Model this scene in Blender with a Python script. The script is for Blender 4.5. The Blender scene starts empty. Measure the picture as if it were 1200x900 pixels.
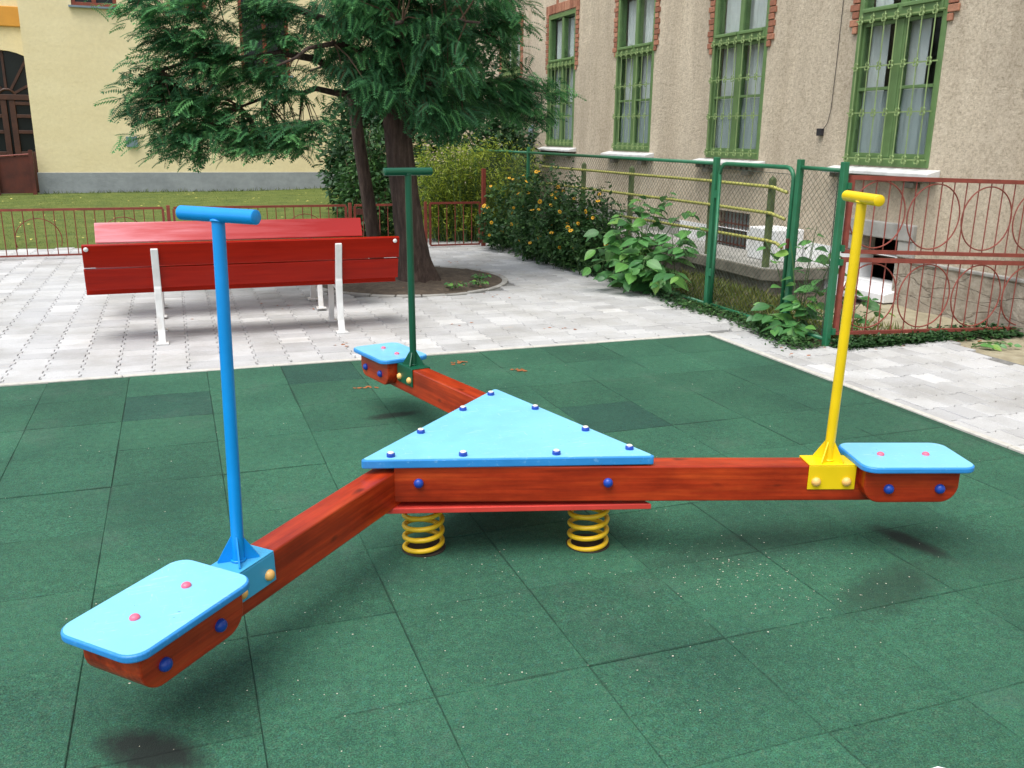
import bpy, math, random
import numpy as np
from mathutils import Vector, Matrix
random.seed(7); rng = np.random.default_rng(7)
scene = bpy.context.scene
COL = scene.collection
R = math.radians

# ------------------------------------------------------------------ camera
C0 = Vector((-4.16202, -6.42277, 1.61192))
cr = Vector((0.938701, -0.344513, 0.012284)); cu = Vector((0.080728, 0.254323, 0.963744)); cf = Vector((0.335147, 0.903676, -0.266545))
cam = bpy.data.cameras.new('camera'); cam_o = bpy.data.objects.new('camera', cam); COL.objects.link(cam_o)
cam.sensor_width = 36; cam.lens = 1051.55/1200*36; cam.clip_start = 0.05; cam.clip_end = 2000
cam_o.matrix_world = Matrix(((cr.x, cu.x, -cf.x, C0.x), (cr.y, cu.y, -cf.y, C0.y), (cr.z, cu.z, -cf.z, C0.z), (0, 0, 0, 1)))
scene.camera = cam_o

# ------------------------------------------------------------------ sky, sun, exposure
SUN_EL, SUN_AZ = 66, -125          # degrees; azimuth clockwise from +Y
SKY_STRENGTH, SUN_STRENGTH = 0.12, 1.5
EXPOSURE = 1.02
w = bpy.data.worlds.new('World'); scene.world = w; w.use_nodes = True
wn = w.node_tree.nodes; wl = w.node_tree.links
sky = wn.new('ShaderNodeTexSky'); sky.sky_type = 'NISHITA'; sky.sun_disc = False
sky.sun_elevation = R(SUN_EL); sky.sun_rotation = R(SUN_AZ); sky.air_density = 1.0; sky.dust_density = 2.5; sky.ozone_density = 1.0
hsv = wn.new('ShaderNodeHueSaturation'); hsv.inputs['Saturation'].default_value = 0.5   # overcast: a greyer sky
wl.new(sky.outputs[0], hsv.inputs['Color'])
bg = wn['Background']; bg.inputs[1].default_value = SKY_STRENGTH
wl.new(hsv.outputs[0], bg.inputs[0])
sun = bpy.data.lights.new('sun', 'SUN'); sun.energy = SUN_STRENGTH; sun.angle = R(45); sun.color = (1, 0.985, 0.95)
sun_o = bpy.data.objects.new('sun', sun); COL.objects.link(sun_o)
sd = Vector((math.sin(R(SUN_AZ))*math.cos(R(SUN_EL)), math.cos(R(SUN_AZ))*math.cos(R(SUN_EL)), math.sin(R(SUN_EL))))
sun_o.rotation_euler = sd.to_track_quat('Z', 'Y').to_euler(); sun_o.location = (-6, 4, 12)
vs = scene.view_settings
scene.display_settings.display_device = 'sRGB'
vs.view_transform = 'Standard'; vs.look = 'None'; vs.exposure = EXPOSURE; vs.gamma = 1; vs.use_curve_mapping = False

# ------------------------------------------------------------------ materials
def srgb(r, g, b):
    f = lambda c: (c/255/12.92) if c/255 <= 0.04045 else ((c/255+0.055)/1.055)**2.4
    return (f(r), f(g), f(b))
MATS = {}
class N:
    """small node helper"""
    def __init__(s, name):
        s.m = bpy.data.materials.new(name); s.m.use_nodes = True
        s.t = s.m.node_tree; s.b = s.t.nodes['Principled BSDF']; MATS[name] = s.m
    def n(s, typ, **kw):
        k = s.t.nodes.new(typ)
        for a, v in kw.items():
            if a.startswith('i_'): k.inputs[a[2:].replace('_', ' ')].default_value = v
            else: setattr(k, a, v)
        return k
    def l(s, a, b): s.t.links.new(a, b)
    def coord(s, world=False, scale=None):
        if world: o = s.n('ShaderNodeNewGeometry').outputs['Position']
        else: o = s.n('ShaderNodeTexCoord').outputs['Object']
        if scale is not None:
            mp = s.n('ShaderNodeMapping'); mp.inputs['Scale'].default_value = scale; s.l(o, mp.inputs[0]); o = mp.outputs[0]
        return o
    def noise(s, co, scale, detail=3, rough=0.55):
        k = s.n('ShaderNodeTexNoise'); k.inputs['Scale'].default_value = scale; k.inputs['Detail'].default_value = detail
        k.inputs['Roughness'].default_value = rough; s.l(co, k.inputs['Vector']); return k.outputs['Fac']
    def ramp(s, fac, stops):
        k = s.n('ShaderNodeValToRGB'); e = k.color_ramp.elements
        e[0].position, e[0].color = stops[0][0], (*stops[0][1], 1)
        e[1].position, e[1].color = stops[-1][0], (*stops[-1][1], 1)
        for p, c in stops[1:-1]:
            x = e.new(p); x.color = (*c, 1)
        s.l(fac, k.inputs[0]); return k.outputs[0]
    def mix(s, fac, a, b, mode='MIX'):
        k = s.n('ShaderNodeMix', data_type='RGBA', blend_type=mode)
        for i, v in ((0, fac), (6, a), (7, b)):
            if hasattr(v, 'is_linked'): s.l(v, k.inputs[i])
            else: k.inputs[i].default_value = v if i == 0 else (*v, 1)
        return k.outputs[2]
    def math(s, op, a, b=None, clamp=False):
        k = s.n('ShaderNodeMath', operation=op, use_clamp=clamp)
        for i, v in ((0, a), (1, b)):
            if v is None: continue
            if hasattr(v, 'is_linked'): s.l(v, k.inputs[i])
            else: k.inputs[i].default_value = v
        return k.outputs[0]
    def rnd(s): return s.n('ShaderNodeObjectInfo').outputs['Random']
    def attr(s, name): return s.n('ShaderNodeAttribute', attribute_name=name).outputs['Fac']
    def bump(s, h, strength, dist):
        k = s.n('ShaderNodeBump'); k.inputs['Strength'].default_value = strength; k.inputs['Distance'].default_value = dist
        s.l(h, k.inputs['Height']); s.l(k.outputs[0], s.b.inputs['Normal'])
    def col(s, c):
        if hasattr(c, 'is_linked'): s.l(c, s.b.inputs['Base Color'])
        else: s.b.inputs['Base Color'].default_value = (*c, 1)
    def rough(s, v):
        if hasattr(v, 'is_linked'): s.l(v, s.b.inputs['Roughness'])
        else: s.b.inputs['Roughness'].default_value = v

def mul(c, k): return tuple(min(1, x*k) for x in c)
def painted(name, c, rough=0.35, var=0.12, scale=14, bump=0.08, world=False, dirt=None, coat=0):
    m = N(name); co = m.coord(world)
    f = m.noise(co, scale, 4)
    base = m.ramp(f, [(0.3, mul(c, 1-var)), (0.7, mul(c, 1+var))])
    if dirt:
        g = m.noise(co, scale*0.35, 6, 0.7)
        fm = m.ramp(g, [(0.56, (0, 0, 0)), (0.75, (1, 1, 1))])
        base = m.mix(m.math('MULTIPLY', fm, 0.5), base, dirt)
    m.col(base)
    m.rough(m.math('ADD', m.math('MULTIPLY', m.noise(co, scale*2, 3), 0.2), rough-0.1))
    m.b.inputs['Coat Weight'].default_value = coat
    if bump: m.bump(m.noise(co, scale*5, 4), bump, 0.01)
    return m.m

GX, GY, SX, SY = -4.5546, -0.5196, 0.5, 0.5213      # tile grid of the mat
# EPDM rubber mat
def mat_rubber(name, k=1.0, bluish=0):
    m = N(name); co = m.coord(True)
    fine = m.noise(co, 230, 2, 0.7)
    c = (0.030*k, 0.107*k, 0.064*k+bluish)
    base = m.ramp(fine, [(0.30, mul(c, 0.35)), (0.46, mul(c, 0.95)), (0.58, mul(c, 1.25)), (0.78, mul(c, 2.3))])
    mid = m.noise(co, 26, 3, 0.7)
    base = m.mix(1.0, base, m.ramp(mid, [(0.3, (0.82,)*3), (0.7, (1.14,)*3)]), 'MULTIPLY')
    gran = m.n('ShaderNodeTexVoronoi', feature='F1'); gran.inputs['Scale'].default_value = 135; m.l(co, gran.inputs['Vector'])
    gs = m.n('ShaderNodeSeparateColor'); m.l(gran.outputs['Color'], gs.inputs[0])
    base = m.mix(1.0, base, m.ramp(gs.outputs[0], [(0.0, (0.78, 0.83, 0.92)), (0.35, (1.0, 1.03, 1.02)), (0.7, (1.08, 1.10, 1.02)), (0.9, (1.6, 1.08, 1.10)), (1.0, (1.0, 1.15, 1.35))]), 'MULTIPLY')
    big = m.noise(co, 1.1, 4, 0.6)
    base = m.mix(1.0, base, m.ramp(big, [(0.35, (0.76, 0.78, 0.8)), (0.62, (1.12, 1.1, 1.06))]), 'MULTIPLY')
    tile = m.n('ShaderNodeMapRange'); tile.inputs['To Min'].default_value = 0.88; tile.inputs['To Max'].default_value = 1.10
    m.l(m.rnd(), tile.inputs[0])
    comb = m.n('ShaderNodeCombineColor')
    for i in range(3): m.l(tile.outputs[0], comb.inputs[i])
    base = m.mix(1.0, base, comb.outputs[0], 'MULTIPLY')
    # dirt caught along the joints of each tile
    so = m.n('ShaderNodeSeparateXYZ'); m.l(m.coord(False), so.inputs[0])
    ex = m.math('SUBTRACT', SX/2, m.math('ABSOLUTE', m.math('SUBTRACT', so.outputs[0], SX/2)))
    ey = m.math('SUBTRACT', SY/2, m.math('ABSOLUTE', m.math('SUBTRACT', so.outputs[1], SY/2)))
    ed = m.math('MINIMUM', ex, ey)
    jn = m.noise(co, 3.2, 4, 0.65)
    lim = m.math('MULTIPLY', m.math('SUBTRACT', jn, 0.44, True), 0.040)
    ef = m.math('MULTIPLY', m.math('GREATER_THAN', m.math('ADD', lim, m.math('MULTIPLY', m.math('SUBTRACT', fine, 0.5), 0.006)), ed), 0.36)
    base = m.mix(ef, base, (0.014, 0.026, 0.02))
    dst = m.ramp(m.noise(co, 2.3, 6, 0.72), [(0.55, (0, 0, 0)), (0.75, (1, 1, 1))])
    base = m.mix(m.math('MULTIPLY', dst, 0.30), base, (0.10, 0.135, 0.11))
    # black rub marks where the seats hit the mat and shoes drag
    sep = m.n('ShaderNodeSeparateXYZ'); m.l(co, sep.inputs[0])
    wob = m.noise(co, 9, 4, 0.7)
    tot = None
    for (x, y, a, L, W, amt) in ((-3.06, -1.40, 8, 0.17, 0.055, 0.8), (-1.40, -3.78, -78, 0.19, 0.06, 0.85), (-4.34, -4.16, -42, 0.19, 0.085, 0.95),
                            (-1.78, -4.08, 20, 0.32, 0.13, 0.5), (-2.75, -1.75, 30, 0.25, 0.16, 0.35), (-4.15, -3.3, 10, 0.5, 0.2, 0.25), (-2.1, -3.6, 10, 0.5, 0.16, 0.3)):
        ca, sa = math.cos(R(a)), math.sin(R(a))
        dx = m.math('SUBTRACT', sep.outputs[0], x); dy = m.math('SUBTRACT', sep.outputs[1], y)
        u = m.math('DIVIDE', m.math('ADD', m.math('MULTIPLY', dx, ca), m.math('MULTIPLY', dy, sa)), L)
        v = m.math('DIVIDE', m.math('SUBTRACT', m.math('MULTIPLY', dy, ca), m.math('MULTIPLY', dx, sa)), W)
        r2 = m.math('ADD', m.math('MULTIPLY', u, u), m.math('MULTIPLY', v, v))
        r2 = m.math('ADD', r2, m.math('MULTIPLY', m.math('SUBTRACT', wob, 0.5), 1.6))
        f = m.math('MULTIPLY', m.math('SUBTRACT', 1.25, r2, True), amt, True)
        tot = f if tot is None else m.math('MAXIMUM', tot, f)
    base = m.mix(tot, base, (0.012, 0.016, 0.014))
    m.col(base); m.rough(0.85); m.b.inputs['Specular IOR Level'].default_value = 0.3
    m.bump(fine, 0.55, 0.006)
    return m.m
mat_rubber('rubber'); mat_rubber('rubber_dark', 0.74, 0.008)

def mat_paver():
    m = N('paver'); co = m.coord(True)
    tile = m.rnd()
    base = m.ramp(tile, [(0.0, (0.41, 0.41, 0.41)), (0.5, (0.465, 0.465, 0.46)), (0.93, (0.51, 0.51, 0.505)), (1.0, (0.60, 0.60, 0.59))])
    base = m.mix(1.0, base, m.ramp(m.noise(co, 160, 3, 0.7), [(0.3, (0.8,)*3), (0.7, (1.12,)*3)]), 'MULTIPLY')
    base = m.mix(1.0, base, m.ramp(m.noise(co, 1.6, 5, 0.65), [(0.36, (0.84, 0.825, 0.79)), (0.58, (1.06, 1.06, 1.055))]), 'MULTIPLY')
    st = m.ramp(m.noise(co, 5.5, 3, 0.5), [(0.70, (0, 0, 0)), (0.80, (1, 1, 1))])
    base = m.mix(m.math('MULTIPLY', st, 0.45), base, (0.52, 0.36, 0.22))
    m.col(base); m.rough(0.78)
    m.bump(m.noise(co, 120, 4, 0.7), 0.35, 0.004)
mat_paver()
def simple_noise(name, stops, scale, rough=0.85, bump=0.4, dist=0.01, detail=5, world=True, stretch=None, spec=None):
    m = N(name); co = m.coord(world, stretch)
    f = m.noise(co, scale, detail, 0.65); m.col(m.ramp(f, stops)); m.rough(rough)
    if spec is not None: m.b.inputs['Specular IOR Level'].default_value = spec
    if bump: m.bump(m.noise(co, scale*2.3, detail, 0.7), bump, dist)
    return m
simple_noise('joint_sand', [(0.3, (0.12, 0.12, 0.115)), (0.7, (0.26, 0.255, 0.24))], 30)
simple_noise('kerb', [(0.3, (0.44, 0.42, 0.37)), (0.7, (0.60, 0.58, 0.52))], 18)
simple_noise('soil', [(0.25, (0.045, 0.032, 0.022)), (0.55, (0.10, 0.075, 0.052)), (0.8, (0.17, 0.13, 0.09))], 14, 0.95, 0.8, 0.02, 8)
simple_noise('sandy_soil', [(0.25, (0.20, 0.17, 0.11)), (0.55, (0.34, 0.30, 0.20)), (0.8, (0.42, 0.38, 0.28))], 6, 0.95, 0.6, 0.02, 8)
simple_noise('ground', [(0.3, (0.07, 0.08, 0.035)), (0.7, (0.14, 0.13, 0.07))], 3, 0.95, 0.5, 0.03, 8)
simple_noise('lawn', [(0.28, (0.045, 0.075, 0.008)), (0.5, (0.085, 0.12, 0.012)), (0.72, (0.135, 0.16, 0.03))], 2.2, 0.9, 0.6, 0.03, 9)

def mat_wood():
    m = N('wood'); co = m.coord(False, (1.2, 16, 16))
    f = m.noise(co, 1.6, 6, 0.6)
    g = m.noise(m.coord(False, (0.8, 60, 60)), 1.2, 4, 0.6)
    base = m.ramp(f, [(0.25, (0.21, 0.015, 0.004)), (0.5, (0.40, 0.034, 0.007)), (0.75, (0.56, 0.072, 0.013))])
    base = m.mix(1.0, base, m.ramp(g, [(0.3, (0.72, 0.7, 0.68)), (0.65, (1.12,)*3)]), 'MULTIPLY')
    blot = m.noise(m.coord(False, (1.5, 3, 3)), 2.2, 5, 0.65)
    base = m.mix(1.0, base, m.ramp(blot, [(0.35, (0.72, 0.62, 0.6)), (0.6, (1.1, 1.1, 1.1))]), 'MULTIPLY')
    kn = m.noise(m.coord(False, (3, 9, 9)), 2.0, 2, 0.4)
    base = m.mix(m.ramp(kn, [(0.70, (0, 0, 0)), (0.80, (0.8, 0.8, 0.8))]), base, (0.045, 0.008, 0.004))
    m.col(base); m.rough(0.28); m.b.inputs['Specular IOR Level'].default_value = 0.4
    m.bump(g, 0.12, 0.004)
mat_wood()
painted('cyan_board', (0.21, 0.56, 0.80), 0.34, 0.05, 6, 0.10, dirt=(0.26, 0.55, 0.74))
def scuff(name, light):
    m = MATS[name]; t = m.node_tree; b = t.nodes['Principled BSDF']; src = b.inputs['Base Color'].links[0].from_socket
    k = N.__new__(N); k.m, k.t, k.b = m, t, b
    a = k.noise(k.coord(True, (7, 60, 20)), 1.6, 5, 0.75); c = k.noise(k.coord(True, (50, 9, 20)), 1.5, 5, 0.75); d = k.noise(k.coord(True), 42, 3, 0.6)
    f = k.math('MAXIMUM', k.ramp(a, [(0.60, (0, 0, 0)), (0.67, (1, 1, 1))]), k.ramp(c, [(0.62, (0, 0, 0)), (0.69, (1, 1, 1))]))
    x = k.mix(k.math('MULTIPLY', f, 0.45), src, light)
    sp = k.ramp(d, [(0.70, (0, 0, 0)), (0.74, (1, 1, 1))])
    x = k.mix(k.math('MULTIPLY', sp, 0.7), x, (0.06, 0.16, 0.24)); k.col(x)
scuff('cyan_board', (0.55, 0.78, 0.86))
painted('cyan_edge', (0.03, 0.25, 0.62), 0.4, 0.08, 8, 0.08)
scuff('cyan_edge', (0.22, 0.50, 0.78))
painted('blue_paint', (0.001, 0.26, 0.68), 0.34, 0.06, 6, 0.03)
painted('blue_bracket', (0.06, 0.36, 0.62), 0.4, 0.06, 6, 0.03)
painted('yellow_paint', (0.82, 0.57, 0.003), 0.36, 0.06, 6, 0.03)
painted('green_paint', (0.006, 0.085, 0.042), 0.32, 0.08, 6, 0.03)
painted('spring_yellow', (0.80, 0.50, 0.015), 0.42, 0.12, 20, 0.08, dirt=(0.50, 0.30, 0.06))
painted('red_board', (0.62, 0.05, 0.035), 0.45, 0.1, 8, 0.08)
painted('cap_blue', (0.01, 0.055, 0.36), 0.32, 0.08, 30, 0)
painted('cap_cream', (0.80, 0.46, 0.14), 0.35, 0.08, 30, 0)
painted('cap_pink', (0.75, 0.14, 0.22), 0.4, 0.08, 30, 0)
painted('cap_white', (0.75, 0.72, 0.62), 0.4, 0.08, 30, 0)
painted('dark_hole', (0.035, 0.022, 0.014), 0.9, 0.3, 30, 0.4)
def mat_bench():
    m = N('bench_red'); co = m.coord(False, (1.0, 12, 12))
    f = m.noise(co, 2.2, 6, 0.6)
    base = m.ramp(f, [(0.3, (0.25, 0.007, 0.002)), (0.7, (0.36, 0.012, 0.003))])
    ch = m.noise(m.coord(False, (3, 14, 14)), 3.0, 5, 0.7)
    base = m.mix(m.ramp(ch, [(0.70, (0, 0, 0)), (0.78, (0.7, 0.7, 0.7))]), base, (0.12, 0.012, 0.01))
    m.col(base); m.rough(0.25); m.b.inputs['Specular IOR Level'].default_value = 0.2
    m.bump(m.noise(m.coord(False, (1, 40, 40)), 2, 3), 0.1, 0.004)
mat_bench()
def mat_painted_sheen():  # sky sheen on the top back plank painted in, pinker towards one end
    m = N('bench_painted_sheen'); co = m.coord(False, (0.8, 10, 10))
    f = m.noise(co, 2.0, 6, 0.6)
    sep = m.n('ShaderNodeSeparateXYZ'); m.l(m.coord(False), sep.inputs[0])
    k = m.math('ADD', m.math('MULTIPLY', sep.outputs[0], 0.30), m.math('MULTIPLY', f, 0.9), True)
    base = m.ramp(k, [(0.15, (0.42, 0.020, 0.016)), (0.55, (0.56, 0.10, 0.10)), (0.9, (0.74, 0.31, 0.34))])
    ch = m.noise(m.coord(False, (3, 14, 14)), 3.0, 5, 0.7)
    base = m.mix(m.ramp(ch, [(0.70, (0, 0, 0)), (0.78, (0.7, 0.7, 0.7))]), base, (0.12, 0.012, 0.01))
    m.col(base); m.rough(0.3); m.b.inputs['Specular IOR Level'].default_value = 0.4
mat_painted_sheen()
painted('white_iron', (0.72, 0.72, 0.70), 0.35, 0.08, 10, 0.1, dirt=(0.45, 0.36, 0.26))
painted('rust_red', (0.20, 0.035, 0.02), 0.55, 0.2, 12, 0.15, dirt=(0.10, 0.03, 0.012))
painted('rail_red', (0.25, 0.055, 0.038), 0.6, 0.2, 14, 0.15, dirt=(0.20, 0.07, 0.03))
painted('rust_sheet', (0.085, 0.018, 0.009), 0.7, 0.4, 3, 0.25, dirt=(0.17, 0.05, 0.015))
painted('fence_green', (0.018, 0.145, 0.066), 0.42, 0.15, 10, 0.1, dirt=(0.03, 0.12, 0.07))
painted('wire', (0.05, 0.075, 0.055), 0.5, 0.2, 30, 0)
painted('rail_lime', (0.38, 0.37, 0.09), 0.55, 0.2, 8, 0.2, dirt=(0.16, 0.17, 0.06))
painted('post_moss', (0.10, 0.135, 0.05), 0.7, 0.25, 8, 0.3, dirt=(0.06, 0.075, 0.03))
painted('window_green', (0.12, 0.21, 0.075), 0.45, 0.12, 9, 0.12, dirt=(0.12, 0.21, 0.08))
painted('grille_green', (0.24, 0.33, 0.13), 0.5, 0.15, 12, 0.1)
painted('brown_frame', (0.20, 0.04, 0.016), 0.45, 0.15, 9, 0.1)
painted('door_brown', (0.055, 0.018, 0.007), 0.5, 0.3, 7, 0.12)
painted('grey_metal', (0.17, 0.23, 0.27), 0.5, 0.1, 9, 0.05)
painted('black_plastic', (0.02, 0.02, 0.025), 0.5, 0.2, 9, 0.05)
painted('room_dark', (0.16, 0.14, 0.12), 0.9, 0.3, 2, 0)
painted('curtain', (0.72, 0.72, 0.70), 0.9, 0.06, 4, 0)
painted('white_wash', (0.79, 0.79, 0.78), 0.85, 0.06, 5, 0.3, world=True, dirt=(0.58, 0.56, 0.51))
painted('concrete', (0.34, 0.33, 0.30), 0.9, 0.2, 6, 0.4, world=True, dirt=(0.20, 0.19, 0.16))
painted('mossy_concrete', (0.17, 0.155, 0.12), 0.92, 0.35, 5, 0.5, world=True, dirt=(0.07, 0.07, 0.045))
painted('sill_stone', (0.60, 0.60, 0.58), 0.8, 0.15, 8, 0.3, world=True, dirt=(0.40, 0.36, 0.31))
painted('feather', (0.8, 0.8, 0.78), 0.8, 0.05, 9, 0)
painted('grit', (0.52, 0.48, 0.38), 0.8, 0.3, 40, 0, world=True)
painted('leaf_litter', (0.34, 0.11, 0.03), 0.85, 0.4, 20, 0, world=True)
def mat_brick():
    m = N('brick'); co = m.coord(True); r = m.rnd()
    base = m.ramp(r, [(0.0, (0.27, 0.105, 0.062)), (0.5, (0.37, 0.155, 0.092)), (1.0, (0.46, 0.22, 0.135))])
    base = m.mix(1.0, base, m.ramp(m.noise(co, 30, 5, 0.7), [(0.3, (0.7,)*3), (0.7, (1.2,)*3)]), 'MULTIPLY')
    m.col(base); m.rough(0.9); m.bump(m.noise(co, 60, 4, 0.7), 0.5, 0.006)
mat_brick()
def mat_stucco():
    m = N('roughcast'); co = m.coord(True)
    f = m.noise(co, 34, 6, 0.75)
    base = m.ramp(f, [(0.34, (0.43, 0.355, 0.265)), (0.48, (0.63, 0.54, 0.415)), (0.64, (0.75, 0.66, 0.53))])
    big = m.noise(m.coord(True, (1, 1, 0.45)), 0.9, 6, 0.65)
    base = m.mix(1.0, base, m.ramp(big, [(0.32, (0.80, 0.78, 0.76)), (0.62, (1.06, 1.05, 1.03))]), 'MULTIPLY')
    streak = m.noise(m.coord(True, (1, 1.6, 0.20)), 1.3, 3, 0.6)
    base = m.mix(1.0, base, m.ramp(streak, [(0.33, (0.85, 0.83, 0.80)), (0.55, (1.03, 1.03, 1.02))]), 'MULTIPLY')
    sp = m.noise(co, 70, 2, 0.5)
    base = m.mix(m.ramp(sp, [(0.70, (0, 0, 0)), (0.78, (0.7, 0.7, 0.7))]), base, (0.16, 0.12, 0.085))
    m.col(base); m.rough(0.95); m.bump(m.noise(co, 30, 6, 0.8), 1.0, 0.03)
    m = N('cracked_stone'); co = m.coord(True)
    f = m.noise(co, 7, 8, 0.7)
    base = m.ramp(f, [(0.25, (0.17, 0.14, 0.10)), (0.5, (0.36, 0.31, 0.245)), (0.75, (0.48, 0.43, 0.35))])
    vo = m.n('ShaderNodeTexVoronoi', feature='DISTANCE_TO_EDGE'); vo.inputs['Scale'].default_value = 2.6
    wc = m.n('ShaderNodeMix', data_type='VECTOR'); wc.inputs[0].default_value = 0.25
    nz = m.n('ShaderNodeTexNoise'); nz.inputs['Scale'].default_value = 3; nz.inputs['Detail'].default_value = 6
    m.l(m.coord(True, (1, 0.8, 3.4)), nz.inputs['Vector']); m.l(m.coord(True, (1, 0.8, 3.4)), wc.inputs[4]); m.l(nz.outputs['Color'], wc.inputs[5])
    m.l(wc.outputs[1], vo.inputs['Vector'])
    cr_ = m.ramp(vo.outputs[0], [(0.0, (1, 1, 1)), (0.025, (0, 0, 0))])
    base = m.mix(m.math('MULTIPLY', cr_, 0.35), base, (0.09, 0.07, 0.05))
    m.col(base); m.rough(0.95)
    m.bump(m.math('SUBTRACT', f, m.math('MULTIPLY', cr_, 0.4)), 0.9, 0.04)
mat_stucco()
def mat_yellow():
    m = N('yellow_plaster'); co = m.coord(True)
    base = m.ramp(m.noise(m.coord(True, (1, 1, 2.5)), 0.7, 6, 0.6), [(0.3, (0.74, 0.63, 0.365)), (0.65, (0.80, 0.695, 0.42))])
    base = m.mix(1.0, base, m.ramp(m.noise(co, 9, 6, 0.7), [(0.3, (0.93,)*3), (0.7, (1.04,)*3)]), 'MULTIPLY')
    m.col(base); m.rough(0.9); m.bump(m.noise(co, 14, 6, 0.7), 0.4, 0.02)
    m = N('grey_plinth'); co = m.coord(True)
    base = m.ramp(m.noise(co, 2.0, 6, 0.7), [(0.3, (0.22, 0.24, 0.25)), (0.65, (0.32, 0.345, 0.355))])
    fl = m.noise(co, 1.4, 4, 0.6)
    base = m.mix(m.ramp(fl, [(0.70, (0, 0, 0)), (0.73, (0.8, 0.8, 0.8))]), base, (0.5, 0.49, 0.45))
    m.col(base); m.rough(0.9); m.bump(m.noise(co, 14, 6, 0.7), 0.4, 0.02)
mat_yellow()
painted('orange_plaster', (0.62, 0.30, 0.05), 0.9, 0.08, 3, 0.2, world=True)
def mat_glass():
    m = N('window_glass'); m.col((0.85, 0.9, 0.9)); m.rough(0.04)
    m.b.inputs['Transmission Weight'].default_value = 1.0; m.b.inputs['IOR'].default_value = 1.12
    m.b.inputs['Specular IOR Level'].default_value = 1.0
    m = N('dark_glass'); m.col((0.012, 0.016, 0.016)); m.rough(0.12); m.b.inputs['Specular IOR Level'].default_value = 0.25
    m = N('frosted_glass'); m.col((0.30, 0.33, 0.33)); m.rough(0.3)
mat_glass()
def mat_bark():
    m = N('bark'); co = m.coord(True, (9, 9, 1.6))
    f = m.noise(co, 2.4, 7, 0.7)
    m.col(m.ramp(f, [(0.28, (0.022, 0.013, 0.010)), (0.5, (0.07, 0.045, 0.034)), (0.75, (0.15, 0.105, 0.08))])); m.rough(0.95)
    m.bump(f, 1.0, 0.05)
mat_bark()
def foliage(name, stops, trans=0.25, rough=0.5, spec=0.35):
    m = N(name); t = m.attr('tint')
    m.col(m.ramp(t, stops)); m.rough(rough); m.b.inputs['Specular IOR Level'].default_value = spec
    tr = m.n('ShaderNodeBsdfTranslucent'); m.l(m.b.inputs['Base Color'].links[0].from_socket, tr.inputs[0])
    mx = m.n('ShaderNodeMixShader'); mx.inputs[0].default_value = trans
    out = [k for k in m.t.nodes if k.type == 'OUTPUT_MATERIAL'][0]
    m.l(m.b.outputs[0], mx.inputs[1]); m.l(tr.outputs[0], mx.inputs[2]); m.l(mx.outputs[0], out.inputs[0])
foliage('conifer_leaf', [(0.0, (0.12, 0.06, 0.02)), (0.06, (0.022, 0.065, 0.032)), (0.42, (0.042, 0.145, 0.06)), (0.72, (0.085, 0.27, 0.09)), (1.0, (0.14, 0.36, 0.11))], 0.30, 0.6, 0.2)
foliage('shrub_leaf', [(0.0, (0.015, 0.05, 0.014)), (0.5, (0.035, 0.10, 0.028)), (1.0, (0.085, 0.18, 0.045))])
foliage('yellowgreen_leaf', [(0.0, (0.08, 0.13, 0.014)), (0.5, (0.22, 0.32, 0.032)), (1.0, (0.44, 0.50, 0.07))], 0.42)
foliage('dark_leaf', [(0.0, (0.014, 0.042, 0.016)), (0.5, (0.034, 0.095, 0.034)), (1.0, (0.085, 0.18, 0.065))])
foliage('grass_blade', [(0.0, (0.045, 0.075, 0.008)), (0.5, (0.09, 0.13, 0.014)), (1.0, (0.19, 0.20, 0.05))])
def mat_bigleaf():
    m = N('big_leaf'); r = m.rnd(); co = m.coord(False)
    base = m.ramp(r, [(0.0, (0.045, 0.15, 0.045)), (0.6, (0.08, 0.235, 0.06)), (0.95, (0.12, 0.30, 0.06)), (1.0, (0.20, 0.34, 0.06))])
    sep = m.n('ShaderNodeSeparateXYZ'); m.l(co, sep.inputs[0])
    vein = m.ramp(m.math('ABSOLUTE', sep.outputs[1]), [(0.0, (1.35,)*3), (0.05, (1.0,)*3)])
    m.col(m.mix(1.0, base, vein, 'MULTIPLY')); m.rough(0.42)
    tr = m.n('ShaderNodeBsdfTranslucent'); m.l(base, tr.inputs[0]); mx = m.n('ShaderNodeMixShader'); mx.inputs[0].default_value = 0.25
    out = [k for k in m.t.nodes if k.type == 'OUTPUT_MATERIAL'][0]
    m.l(m.b.outputs[0], mx.inputs[1]); m.l(tr.outputs[0], mx.inputs[2]); m.l(mx.outputs[0], out.inputs[0])
mat_bigleaf()
painted('petal', (0.80, 0.42, 0.012), 0.6, 0.1, 20, 0)
painted('flower_eye', (0.20, 0.07, 0.01), 0.8, 0.2, 20, 0)
painted('stem_green', (0.06, 0.12, 0.03), 0.6, 0.2, 20, 0)
painted('twig', (0.10, 0.06, 0.035), 0.85, 0.3, 12, 0)

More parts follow.
